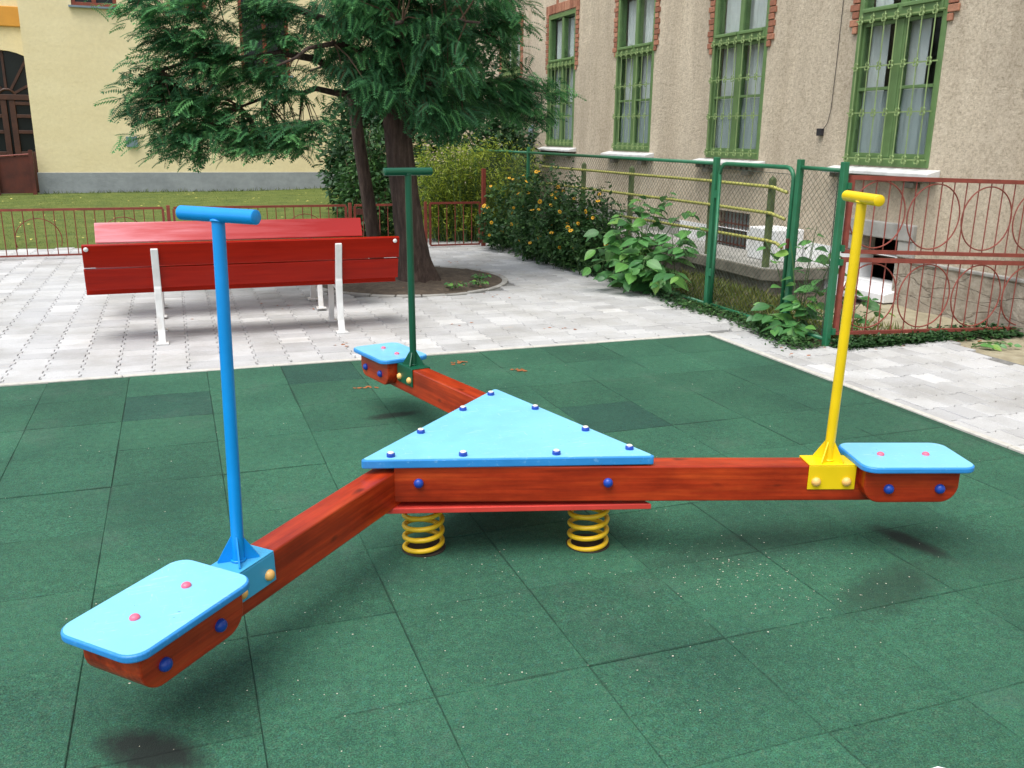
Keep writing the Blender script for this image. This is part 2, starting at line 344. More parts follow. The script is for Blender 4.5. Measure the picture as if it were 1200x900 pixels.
# ------------------------------------------------------------------ mesh builder
class MB:
    def __init__(s): s.v = []; s.f = []; s.t = []
    def add(s, vs_, fs, tint=None):
        o = len(s.v); s.v.extend([tuple(p) for p in vs_]); s.f.extend([tuple(i+o for i in f) for f in fs])
        if tint is not None: s.t.extend([tint]*len(vs_))
        return s
    def box(s, x0, x1, y0, y1, z0, z1):
        return s.add([(x0, y0, z0), (x1, y0, z0), (x1, y1, z0), (x0, y1, z0), (x0, y0, z1), (x1, y0, z1), (x1, y1, z1), (x0, y1, z1)],
                     [(3, 2, 1, 0), (4, 5, 6, 7), (0, 1, 5, 4), (1, 2, 6, 5), (2, 3, 7, 6), (3, 0, 4, 7)])
    def bar(s, a, b, wx, wz, up=(0, 0, 1)):
        """rectangular bar from a to b, width wx across, wz along up"""
        a, b = Vector(a), Vector(b); d = (b-a).normalized(); u = Vector(up)
        r = d.cross(u)
        if r.length < 1e-4: r = d.cross(Vector((1, 0, 0)))
        r.normalize(); u = r.cross(d).normalized(); r *= wx/2; u *= wz/2
        vs_ = [a-r-u, a+r-u, a+r+u, a-r+u, b-r-u, b+r-u, b+r+u, b-r+u]
        return s.add(vs_, [(3, 2, 1, 0), (4, 5, 6, 7), (0, 1, 5, 4), (1, 2, 6, 5), (2, 3, 7, 6), (3, 0, 4, 7)])
    def tube(s, pts, rad, n=8, closed=False, cap=True):
        pts = [Vector(p) for p in pts]; m = len(pts)
        rr = rad if isinstance(rad, (list, tuple)) else [rad]*m
        vs_ = []; prev = None
        for i, p in enumerate(pts):
            if closed: d = pts[(i+1) % m]-pts[i-1]
            else: d = pts[min(i+1, m-1)]-pts[max(i-1, 0)]
            d.normalize()
            if prev is None:
                q = Vector((0, 0, 1)) if abs(d.z) < 0.9 else Vector((1, 0, 0)); a = d.cross(q).normalized()
            else:
                a = prev-d*prev.dot(d); a.normalize()
            prev = a; b = d.cross(a)
            for k in range(n):
                an = 2*math.pi*k/n; vs_.append(p+(a*math.cos(an)+b*math.sin(an))*rr[i])
        fs = []
        for i in range(m if closed else m-1):
            j = (i+1) % m
            for k in range(n): fs.append((i*n+k, i*n+(k+1) % n, j*n+(k+1) % n, j*n+k))
        if cap and not closed: fs.append(tuple(range(n-1, -1, -1))); fs.append(tuple((m-1)*n+k for k in range(n)))
        return s.add(vs_, fs)
    def prism(s, poly, z0, z1, bev=0.0):
        """polygon in xy (counter-clockwise) extruded z0..z1; bev insets the top"""
        n = len(poly)
        vs_ = [(x, y, z0) for x, y in poly]
        rings = [[(x, y, z1-bev) for x, y in poly]] if bev else []
        cx_ = sum(x for x, y in poly)/n; cy_ = sum(y for x, y in poly)/n
        if bev:
            q = []
            for i in range(n):
                p0, p1, p2 = Vector(poly[i-1]), Vector(poly[i]), Vector(poly[(i+1) % n])
                n1 = (p1-p0).normalized(); n2 = (p2-p1).normalized()
                a = Vector((-n1.y, n1.x)); b = Vector((-n2.y, n2.x)); m_ = a+b
                m_ = m_/max(0.3, m_.length_squared/2) if m_.length > 1e-6 else a
                q.append((p1.x+m_.x*bev, p1.y+m_.y*bev, z1))
            rings.append(q)
        else: rings.append([(x, y, z1) for x, y in poly])
        for r_ in rings: vs_ += r_
        k = len(rings); fs = [tuple(range(n-1, -1, -1)), tuple(k*n+i for i in range(n))]
        for j in range(k):
            for i in range(n): fs.append((j*n+i, j*n+(i+1) % n, (j+1)*n+(i+1) % n, (j+1)*n+i))
        return s.add(vs_, fs)
    def dome(s, c, axis, r, h, n=12, k=4, base=0.0):
        """rounded cap on a surface: centre c, pointing along axis"""
        ax = Vector(axis).normalized(); q = Vector((0, 0, 1)) if abs(ax.z) < 0.9 else Vector((1, 0, 0)); a = ax.cross(q).normalized(); b = ax.cross(a); c = Vector(c)
        vs_ = []
        prof = ([(r, 0.0)] if base else []) + [(r*math.cos(i/k*math.pi/2), base+h*math.sin(i/k*math.pi/2)) for i in range(k)]
        for rr, hh in prof:
            for j in range(n):
                an = 2*math.pi*j/n; vs_.append(c+ax*hh+(a*math.cos(an)+b*math.sin(an))*rr)
        vs_.append(c+ax*(base+h)); top = len(vs_)-1; m = len(prof); fs = []
        for i in range(m-1):
            for j in range(n): fs.append((i*n+j, i*n+(j+1) % n, (i+1)*n+(j+1) % n, (i+1)*n+j))
        for j in range(n): fs.append(((m-1)*n+j, (m-1)*n+(j+1) % n, top))
        return s.add(vs_, fs)
    def mesh(s, name, mat, smooth=False):
        me = bpy.data.meshes.new(name); me.from_pydata(s.v, [], s.f); me.materials.append(MATS[mat])
        if s.t:
            a = me.attributes.new('tint', 'FLOAT', 'POINT'); a.data.foreach_set('value', np.array(s.t, dtype=np.float32))
        if smooth: me.polygons.foreach_set('use_smooth', [True]*len(me.polygons))
        me.update(); return me

def mesh_np(name, verts, faces, mat, tint=None, smooth=False):
    me = bpy.data.meshes.new(name); nv, nf, k = len(verts), len(faces), faces.shape[1]
    me.vertices.add(nv); me.vertices.foreach_set('co', verts.astype(np.float32).ravel())
    me.loops.add(nf*k); me.loops.foreach_set('vertex_index', faces.astype(np.int32).ravel())
    me.polygons.add(nf); me.polygons.foreach_set('loop_start', np.arange(0, nf*k, k, dtype=np.int32)); me.polygons.foreach_set('loop_total', np.full(nf, k, dtype=np.int32))
    me.materials.append(MATS[mat])
    if tint is not None:
        a = me.attributes.new('tint', 'FLOAT', 'POINT'); a.data.foreach_set('value', tint.astype(np.float32))
    me.update(calc_edges=True); me.validate()
    if smooth: me.polygons.foreach_set('use_smooth', np.ones(nf, dtype=bool))
    return me

ORG = {}
def props(o, label=None, cat=None, group=None, kind=None):
    if label: o['label'] = label
    if cat: o['category'] = cat
    if group: o['group'] = group
    if kind: o['kind'] = kind
    return o
def thing(name, label, cat, loc=(0, 0, 0), group=None):
    o = bpy.data.objects.new(name, None); COL.objects.link(o); o.location = loc; o.empty_display_size = 0.1
    ORG[o.name] = Vector(loc); return props(o, label, cat, group)
def part(name, mb, mat, parent=None, M=None, label=None, kind=None, smooth=False, bevel=0, seg=2, local=False):
    """mesh part; vertices in world coordinates unless M (world matrix of the part) or local is given"""
    me = mb if isinstance(mb, bpy.types.Mesh) else mb.mesh(name, mat, smooth)
    o = bpy.data.objects.new(name, me); COL.objects.link(o)
    org = Vector((0, 0, 0))
    if parent is not None:
        o.parent = parent; org = ORG.get(parent.name, Vector((0, 0, 0)))
    if M is not None:
        o.matrix_local = Matrix.Translation(-org) @ M
        ORG[o.name] = None
    elif not local:
        if org is not None and org.length > 0:
            n = len(me.vertices); a = np.empty(n*3, dtype=np.float32); me.vertices.foreach_get('co', a)
            a = a.reshape(-1, 3)-np.array(org, dtype=np.float32); me.vertices.foreach_set('co', a.ravel())
        ORG[o.name] = org if org is not None else Vector((0, 0, 0))
    if bevel:
        b = o.modifiers.new('bevel', 'BEVEL'); b.width = bevel; b.segments = seg; b.limit_method = 'ANGLE'; b.angle_limit = R(40)
    return props(o, label, kind=kind)
def sub(name, mb, mat, parent, **kw):
    """sub-part built in the local frame of a part that has its own matrix"""
    return part(name, mb, mat, parent, local=True, **kw)
def single(name, mb, mat, label, cat, group=None, **kw):
    o = part(name, mb, mat, **kw); return props(o, label, cat, group)
def struct(name, mb, mat, **kw): return part(name, mb, mat, kind='structure', **kw)
def copy_tree(o, parent=None):
    c = o.copy(); COL.objects.link(c)
    if parent is not None: c.parent = parent
    for ch in list(o.children): copy_tree(ch, c)
    return c
def instance(name, me, parent, M):
    o = bpy.data.objects.new(name, me); COL.objects.link(o); o.parent = parent; o.matrix_local = M; return o

# ================================================================== THE GROUND
g = MB(); S = 300
g.add([(-S, -S, -0.14), (S, -S, -0.14), (S, S, -0.14), (-S, S, -0.14)], [(0, 1, 2, 3)])
struct('ground', g, 'ground')

# --- rubber mat: one tile object per 0.5 m tile

g = MB(); g.box(-9.6, 0.0, -7.4, 0.0, -0.10, -0.006)
mat_o = struct('rubber_mat', g, 'rubber_dark')
tile_mesh = {}
def tile(x0, x1, y0, y1, dark):
    wx, wy = round(x1-x0, 4), round(y1-y0, 4); key = (wx, wy, dark)
    if key not in tile_mesh:
        t = MB(); gp = 0.0005; t.prism([(gp, gp), (wx-gp, gp), (wx-gp, wy-gp), (gp, wy-gp)], -0.03, 0.0, 0.0028)
        tile_mesh[key] = t.mesh('mat_tile', 'rubber_dark' if dark else 'rubber')
    instance('mat_tile', tile_mesh[key], mat_o, Matrix.Translation((x0, y0, rng.uniform(-0.0016, 0.0008))) @ Matrix.Rotation(rng.normal(0, 0.002), 4, 'X') @ Matrix.Rotation(rng.normal(0, 0.002), 4, 'Y'))
for i in range(-9, 9):
    for j in range(-1, 12):
        x0, x1 = GX+i*SX, GX+(i+1)*SX
        if i == 8: x1 = 0.0
        y1, y0 = GY-j*SY, GY-(j+1)*SY
        if j == -1: y1 = 0.0
        if x1-x0 < 0.1: continue
        dark = (i, j) in ((0, 0), (2, -1), (8, 6), (7, 7), (5, 2))
        tile(x0, x1, y0, y1, dark)

# --- pavement: double-T stones
PW, PL, PA = 0.235, 0.172, 0.010
def stone_poly(s):
    """double-T outline centred at 0; s=+1 wide ends"""
    w_, l_, a, gp = PW/2, PL/2, PA*s, 0.0024
    ys = [-l_+gp, -l_*0.62, -l_*0.38, l_*0.38, l_*0.62, l_-gp]; ax = [a, a, -a, -a, a, a]
    rt = [(w_+q-gp, y) for y, q in zip(ys, ax)]; lt = [(-x, y) for x, y in reversed(rt)]
    return rt+lt
def stone_mesh():
    t = MB(); t.prism(stone_poly(1), -0.05, 0.0, 0.0035); return t.mesh('paver', 'paver')
PAVER = stone_mesh()
BED = (-1.72, 3.62, 1.08)
def in_left(x, y):
    if not (0.06 < y < 7.75 and -8.6 < x < 0.5): return False
    if y > 6.9 and x > 0.3: return False
    if x > 0.44+0.02*math.sin(y*5): return False
    return math.hypot(x-BED[0], y-BED[1]) > BED[2]+0.07
def in_right(x, y):
    if not (0.06 < x < 1.85 and -5.2 < y < 0.06): return False
    lim = 0.45 if y > -0.72 else (1.84-0.30*max(0, (-0.95-y)))
    return x < lim if y <= -0.72 else x < 0.44
cands = []
col = 0; x = 0.06-PW/2
while x > -8.6:
    off = 0 if col % 2 == 0 else PL/2
    for k in range(-1, 50):
        y = 0.06+PL/2+k*PL+off
        cands.append((x, y, 0)) if in_left(x, y) else None
    x -= PW; col += 1
col = 0; y = 0.06-PW/2
xs_ = [0.06+PW*0.5+PW*i for i in range(2)]
for xx in xs_:
    pass
yy = 0.06+PW/2
row = 0
# strip right of the mat: courses run along x
yb = 0.06-PW/2
while yb > -5.2:
    off = 0 if row % 2 == 0 else PL/2
    for k in range(0, 12):
        xx = 0.06+PL/2+k*PL+off
        if in_right(xx, yb): cands.append((xx, yb, 1))
    yb -= PW; row += 1
# courses between the back-left field and the fence (x 0.06 .. 0.44, y > 0.06)
for c_ in range(2):
    xx = 0.06+PW/2+c_*PW
    off = PL/2 if c_ % 2 == 0 else 0
    for k in range(-1, 46):
        y = 0.06+PL/2+k*PL+off
        if xx < 0.42 and in_left(xx, y): cands.append((xx, y, 0))
def infront(x, y):
    d = Vector((x, y, 0))-C0; z = d.dot(cf)
    if z < 0.3: return None
    u = 600+1051.5*d.dot(cr)/z; v = 450-1051.5*d.dot(cu)/z
    return z if -20 < u < 1220 and -20 < v < 920 else None
vis = []; rest = []
for c in cands:
    z = infront(c[0], c[1]); (vis.append((z, c)) if z else rest.append(c))
vis.sort(); near = [c for z, c in vis[:298]]; rest += [c for z, c in vis[298:]]
g = MB(); g.box(-8.6, 0.05, 0.05, 7.75, -0.12, -0.012); g.box(0.05, 0.62, -0.75, 7.0, -0.12, -0.012); g.box(0.05, 1.75, -5.2, -0.75, -0.12, -0.012)
pav = struct('pavement', g, 'joint_sand')
def stone_M(c):
    x, y, t = c
    M = Matrix.Translation((x, y, rng.uniform(-0.003, 0.001))) @ Matrix.Rotation(rng.normal(0, 0.006), 4, 'X') @ Matrix.Rotation(rng.normal(0, 0.005), 4, 'Y') @ Matrix.Rotation(rng.normal(0, 0.008)+(math.pi/2 if t else 0), 4, 'Z')
    return M
for c in near: instance('paver', PAVER, pav, stone_M(c))
pv = np.array([v.co[:] for v in PAVER.vertices]); pf = [tuple(p.vertices) for p in PAVER.polygons]
# far stones: a tone per stone (the same material, tone from an attribute)
m = N('paver_far'); co = m.coord(True)
base = m.ramp(m.attr('tint'), [(0.0, (0.41, 0.41, 0.41)), (0.5, (0.465, 0.465, 0.46)), (0.93, (0.51, 0.51, 0.505)), (1.0, (0.60, 0.60, 0.59))])
base = m.mix(1.0, base, m.ramp(m.noise(co, 160, 3, 0.7), [(0.3, (0.8,)*3), (0.7, (1.12,)*3)]), 'MULTIPLY')
base = m.mix(1.0, base, m.ramp(m.noise(co, 1.6, 5, 0.65), [(0.36, (0.84, 0.825, 0.79)), (0.58, (1.06, 1.06, 1.055))]), 'MULTIPLY')
st = m.ramp(m.noise(co, 5.5, 3, 0.5), [(0.70, (0, 0, 0)), (0.80, (1, 1, 1))])
base = m.mix(m.math('MULTIPLY', st, 0.45), base, (0.52, 0.36, 0.22)); m.col(base); m.rough(0.78)
m.bump(m.noise(co, 120, 4, 0.7), 0.35, 0.004)
g = MB()
def half(x, y, wx, wy):
    g.prism([(x-wx/2+0.002, y-wy/2+0.002), (x+wx/2-0.002, y-wy/2+0.002), (x+wx/2-0.002, y+wy/2-0.002), (x-wx/2+0.002, y+wy/2-0.002)], -0.05, rng.uniform(-0.003, 0.0), 0.003)
    g.t.extend([rng.random()]*(len(g.v)-len(g.t)))
for i in range(38):
    if i % 2: half(0.06-PW/2-i*PW, 0.06+PL/4-0.003, PW-0.004, PL/2-0.006)
for i in range(23):
    if i % 2: half(0.06+PL/4-0.003, 0.06-PW/2-i*PW, PL/2-0.006, PW-0.004)
for c in rest:
    M = np.array(stone_M(c)); q = pv @ M[:3, :3].T+M[:3, 3]
    g.add([tuple(p) for p in q], pf, rng.random())
part('paver', g, 'paver_far', pav, kind='stuff')

# --- pale edging strips between mat and pavement
g = MB()
xx = -8.6
while xx < -0.01:
    x1 = min(xx+1.0, 0.05); g.box(xx+0.003, x1-0.003, 0.004, 0.052, -0.1, 0.006); xx += 1.0
yy = -0.004
while yy > -5.4:
    y1 = yy-1.0; g.box(0.004, 0.050, y1+0.003, yy-0.003, -0.1, 0.008); yy = y1
struct('edging_strip', g, 'kerb', bevel=0.004)

# --- tree bed: soil disc with a ring of kerb
g = MB(); nr, na = 10, 48; vs_ = [(BED[0], BED[1], 0.05)]; fs = []
for i in range(1, nr+1):
    for k in range(na):
        rr = BED[2]*i/nr; an = 2*math.pi*k/na
        vs_.append((BED[0]+rr*math.cos(an), BED[1]+rr*math.sin(an), 0.05*(1-(i/nr)**2)+0.004+(rng.normal(0, 0.008) if i < nr else 0)))
for k in range(na): fs.append((0, 1+k, 1+(k+1) % na))
for i in range(nr-1):
    for k in range(na): a = 1+i*na; fs.append((a+k, a+na+k, a+na+(k+1) % na, a+(k+1) % na))
g.add(vs_, fs); struct('soil_bed', g, 'soil', smooth=True)
g = MB()
for k in range(26):
    a0, a1 = 2*math.pi*(k+0.03)/26, 2*math.pi*(k+0.97)/26; r0, r1 = BED[2]-0.005, BED[2]+0.06
    poly = [(BED[0]+r1*math.cos(a0), BED[1]+r1*math.sin(a0)), (BED[0]+r1*math.cos((a0+a1)/2), BED[1]+r1*math.sin((a0+a1)/2)), (BED[0]+r1*math.cos(a1), BED[1]+r1*math.sin(a1)),
            (BED[0]+r0*math.cos(a1), BED[1]+r0*math.sin(a1)), (BED[0]+r0*math.cos((a0+a1)/2), BED[1]+r0*math.sin((a0+a1)/2)), (BED[0]+r0*math.cos(a0), BED[1]+r0*math.sin(a0))]
    g.prism(poly, -0.08, 0.012+rng.uniform(-0.003, 0.003), 0.005)
struct('bed_kerb', g, 'concrete')

# --- soil beside the fence and in front of the building, lawn
def sheet(x0, x1, y0, y1, zf, nx, ny):
    vs_ = []; fs = []
    for j in range(ny+1):
        for i in range(nx+1):
            x, y = x0+(x1-x0)*i/nx, y0+(y1-y0)*j/ny; vs_.append((x, y, zf(x, y)))
    for j in range(ny):
        for i in range(nx): a = j*(nx+1)+i; fs.append((a, a+1, a+nx+2, a+nx+1))
    return MB().add(vs_, fs)
def zyard(x, y):
    return -0.02-0.05*max(0, min(1, (x-0.6)/1.5))+0.012*math.sin(x*9+y*4)*math.cos(y*7)
struct('soil_strip', sheet(0.45, 2.9, -0.75, 22, zyard, 24, 120), 'soil', smooth=True)
struct('apron', sheet(1.45, 2.715, -0.70, 0.95, lambda x, y: zyard(x, y)+0.012+0.03*(x-1.45), 14, 18), 'sandy_soil', smooth=True)
def zsand(x, y): return -0.02-0.02*max(0, x-1.8)+0.008*math.sin(x*11+y*5)
struct('sandy_ground', sheet(1.2, 2.95, -12, -0.72, zsand, 14, 60), 'sandy_soil', smooth=True)
def zlawn(x, y): return -0.02+0.03*math.sin(x*0.8)*math.cos(y*0.6)+0.11*max(0, min(1, (x+6)/6))*max(0, min(1, (y-14)/6))+max(0, min(0.03, (y-7.7)*0.05))
struct('lawn', sheet(-16, 0.6, 7.7, 20.4, zlawn, 60, 50), 'lawn', smooth=True)

# ================================================================== THE SEESAW
SCX, SCY, ROT, SIDE, BW = -2.95736, -3.08628, -15.8307, 1.11366, 0.10
RIN = SIDE/(2*math.sqrt(3))
ARM = [(-0.016, -0.008, -0.007, 0.010), (-0.034, -0.021, 0.099, 0.010), (-0.006, -0.042, -0.009, 0.010)]
TOPS = [(-1.801, -3.722, 1.408), (-3.005, -1.690, 1.424), (-4.056, -3.767, 1.390)]
def plate_pt(al, inn, k=0):
    a = R(ROT)+k*2*math.pi/3; d = Vector((math.cos(a), math.sin(a))); n = Vector((-d.y, d.x))
    p = Vector((SCX, SCY))+d*(al-SIDE/2)+n*(inn-RIN); return (p.x, p.y)
def arm_M(k):
    """arm frame: x along the beam from the plate corner line, y inward from the outer face, z up"""
    yaw, sl, dl, dz = ARM[k]
    a = R(ROT)+k*2*math.pi/3; d = Vector((math.cos(a), math.sin(a))); n = Vector((-d.y, d.x))
    o = Vector((SCX, SCY))+n*(BW/2-RIN)
    piv = Matrix.Translation((o.x+d.x*dl, o.y+d.y*dl, dz)) @ Matrix.Rotation(a+yaw, 4, 'Z') @ Matrix.Rotation(-math.atan(sl), 4, 'Y')
    return piv @ Matrix.Translation((-SIDE/2, -BW/2, 0))
ss = thing('seesaw', 'three-armed wooden spring seesaw with light blue seats and coloured T handles', 'seesaw', (SCX, SCY, 0))
# platform
tri = [plate_pt(0, 0, 0), plate_pt(SIDE, 0, 0), plate_pt(SIDE, 0, 1)]
def inset(poly, d):
    c = Vector((SCX, SCY)); out = []
    for p in poly:
        v = Vector(p)-c; out.append(tuple(c+v*(1+d/v.length)))
    return out
def round_poly(poly, r, n=4):
    out = []
    for i, p in enumerate(poly):
        p = Vector(p); a = (Vector(poly[i-1])-p).normalized(); b = (Vector(poly[(i+1) % len(poly)])-p).normalized()
        an = a.angle(b); t = r/math.tan(an/2); c = p+(a+b).normalized()*(r/math.sin(an/2))
        s0 = p+a*t-c; s1 = p+b*t-c
        a0 = math.atan2(s0.y, s0.x); da = math.atan2(s1.y, s1.x)-a0
        while da < -math.pi: da += 2*math.pi
        while da > math.pi: da -= 2*math.pi
        for k in range(n+1): out.append((c.x+r*math.cos(a0+da*k/n), c.y+r*math.sin(a0+da*k/n)))
    return out
g = MB(); g.prism(round_poly(inset(tri, 0.015), 0.012), 0.393, 0.4265)
plat = part('platform', g, 'cyan_edge', ss, bevel=0.004)
g = MB(); g.prism(round_poly(inset(tri, 0.003), 0.012), 0.4266, 0.4285)
part('platform_top', g, 'cyan_board', plat)
for k in range(3):
    for al, inn in ((0.105, 0.030), (0.38, 0.030), (0.74, 0.030)):
        x, y = plate_pt(al, inn, k); z = 0.4285
        b = part('bolt_cap', MB().dome((x, y, z), (0, 0, 1), 0.0165, 0.006, 14, 3, 0.011), 'cap_blue', plat, smooth=False)
        part('bolt_top', MB().dome((x, y, z+0.0155), (0, 0, 1), 0.0125, 0.005, 12, 3), 'cap_white', plat, smooth=True)
g = MB(); g.prism(inset(tri, 0.004), 0.205, 0.2275); part('base_board', g, 'red_board', ss, bevel=0.003)
SEATC, SEATL, SEATW = 2.142, 0.452, 0.30
PAINT = [('yellow_paint', 'yellow_paint', 'yellow'), ('green_paint', 'green_paint', 'dark green'), ('blue_paint', 'blue_bracket', 'blue')]
WHERE = ['on the right arm', 'on the rear arm', 'on the near left arm']
for k in range(3):
    M = arm_M(k); Mi = M.inverted()
    a0, a1 = BW/math.sin(R(60)), BW/math.sin(R(60))+BW/math.tan(R(60))
    g = MB(); g.prism([(a0+0.004, 0.0), (2.10, 0.0), (2.10, BW), (a1+0.004, BW)], 0.235, 0.382)
    beam = part('beam', g, 'wood', ss, M, bevel=0.006)
    for al in (0.215, 0.945):
        sub('bolt_cap', MB().dome((al, -0.001, 0.315), (0, -1, 0), 0.019, 0.015, 14, 5, 0.004), 'cap_blue', beam, smooth=True)
    # seat board
    x0, x1 = SEATC-SEATL/2, SEATC+SEATL/2; y0, y1 = BW/2-SEATW/2, BW/2+SEATW/2
    rect = [(x0, y0), (x1, y0), (x1, y1), (x0, y1)]
    g = MB(); g.prism(round_poly(rect, 0.055, 7), 0.3855, 0.4085)
    seat = part('seat', g, 'cyan_edge', ss, M, bevel=0.006, seg=3)
    rect2 = [(x0+0.006, y0+0.006), (x1-0.006, y0+0.006), (x1-0.006, y1-0.006), (x0+0.006, y1-0.006)]
    g = MB(); g.prism(round_poly(rect2, 0.05, 7), 0.4086, 0.4098); sub('seat_top', g, 'cyan_board', seat)
    for al in (SEATC-0.10, SEATC+0.085):
        sub('bolt_cap', MB().dome((al, BW/2, 0.4098), (0, 0, 1), 0.0145, 0.010, 14, 5, 0.002), 'cap_pink', seat, smooth=True)
    # cheek blocks either side of the beam, lower corners rounded
    cw = 0.058; xa, xb = x0+0.022, x1-0.050
    prof = round_poly([(xa, 0.250), (xb, 0.250), (xb, 0.3845), (xa, 0.3845)], 0.070, 8)
    prof = [q for q in prof if q[1] < 0.322]
    prof = prof+[(xb, 0.3845), (xa, 0.3845)]
    n = len(prof); czp = 0.325; prof.sort(key=lambda q: math.atan2(q[1]-czp, q[0]-(xa+xb)/2))
    ya, yb = -cw, BW+cw
    g = MB(); g.add([(px, ya, pz) for px, pz in prof]+[(px, yb, pz) for px, pz in prof],
          [tuple(range(n)), tuple(range(2*n-1, n-1, -1))]+[(i, i+n, (i+1) % n+n, (i+1) % n) for i in range(n)])
    blk = part('seat_block', g, 'wood', ss, M, bevel=0.005)
    for yc, s_ in ((ya, -1), (yb, 1)):
        for al in (SEATC-0.105, SEATC+0.100):
            sub('bolt_cap', MB().dome((al, yc, 0.308), (0, s_, 0), 0.020, 0.016, 14, 5, 0.004), 'cap_blue', blk, smooth=True)
    # handle: bracket, post, gussets, bar
    pm, bm, pc = PAINT[k]; b0, b1 = 1.735, 1.925; t = 0.006
    T = Mi @ Vector(TOPS[k]); B = Vector((1.83, BW/2, 0.392)); D = (T-B).normalized()
    g = MB(); g.tube([B-D*0.002, B+D*0.18, T], [0.019, 0.019, 0.0185], 20)
    hd = part('handle', g, pm, ss, M, label='%s T handle %s' % (pc, WHERE[k]), smooth=True)
    hd.modifiers.new('es', 'EDGE_SPLIT').split_angle = R(50)
    g = MB(); g.tube([B+D*0.0+Vector((0.0205*math.cos(a_), 0.0205*math.sin(a_), 0.0)) for a_ in [2*math.pi*q/20 for q in range(20)]], [0.0035+0.0012*rng.random() for q in range(20)], 6, closed=True)
    g.tube([T-D*0.019+Vector((0.0195*math.cos(a_), 0.0195*math.sin(a_), 0.006*abs(math.cos(a_)))) for a_ in [2*math.pi*q/20 for q in range(20)]], [0.003+0.001*rng.random() for q in range(20)], 6, closed=True)
    sub('weld_bead', g, pm, hd, smooth=True)['kind'] = 'stuff'
    g = MB(); g.tube([T+Vector((0, -0.138, 0)), T+Vector((0, -0.1365, 0)), T+Vector((0, 0.1365, 0)), T+Vector((0, 0.138, 0))], [0.0185, 0.0205, 0.0205, 0.0185], 22)
    hb = sub('handlebar', g, pm, hd, smooth=True); hb.modifiers.new('es', 'EDGE_SPLIT').split_angle = R(50)
    g = MB(); g.box(b0, b1, -t, BW+t, 0.3822, 0.3822+t); g.box(b0, b1, -t-0.0005, -0.0006, 0.285, 0.3820); g.box(b0, b1, BW+0.0006, BW+t+0.0005, 0.285, 0.3820)
    br = sub('bracket', g, bm, hd, bevel=0.002)
    for an in (45, 135, 225, 315):
        c, s2 = math.cos(R(an)), math.sin(R(an)); g = MB(); zb = 0.388
        r0, r1, hh, th = 0.015, 0.062, 0.085, 0.0025
        nx, ny = -s2*th, c*th; bx, by = B.x, B.y
        pr = [(r0, zb), (r1, zb), (r1, zb+0.006), (r0, zb+hh)]
        vs_ = [(bx+c*r+nx, by+s2*r+ny, z) for r, z in pr]+[(bx+c*r-nx, by+s2*r-ny, z) for r, z in pr]
        g.add(vs_, [(0, 1, 2, 3), (7, 6, 5, 4)]+[(i, i+4, (i+1) % 4+4, (i+1) % 4) for i in range(4)])
        sub('gusset', g, pm, hd)
    for al in (b0+0.032, b1-0.036):
        for yb, s_ in ((-t-0.0005, -1), (BW+t+0.0005, 1)):
            sub('bolt_cap', MB().dome((al, yb, 0.318), (0, s_, 0), 0.0185, 0.015, 14, 5, 0.003), 'cap_cream', hd, smooth=True)
# springs
for k in range(3):
    a = R(ROT-150+120*k); cx_, cy_ = SCX+0.387*math.cos(a), SCY+0.387*math.sin(a)
    pts = []; turns = 4.8
    for i in range(int(turns*28)+1):
        th = 2*math.pi*i/28; z = -0.014+0.224*i/(turns*28); pts.append((cx_+0.076*math.cos(th+k), cy_+0.076*math.sin(th+k), z))
    sp = part('spring', MB().tube(pts, 0.0102, 10), 'spring_yellow', ss, smooth=True)
    part('spring_socket', MB().prism([(cx_+0.089*math.cos(2*math.pi*i/24), cy_+0.089*math.sin(2*math.pi*i/24)) for i in range(24)], -0.02, 0.0045), 'dark_hole', sp)

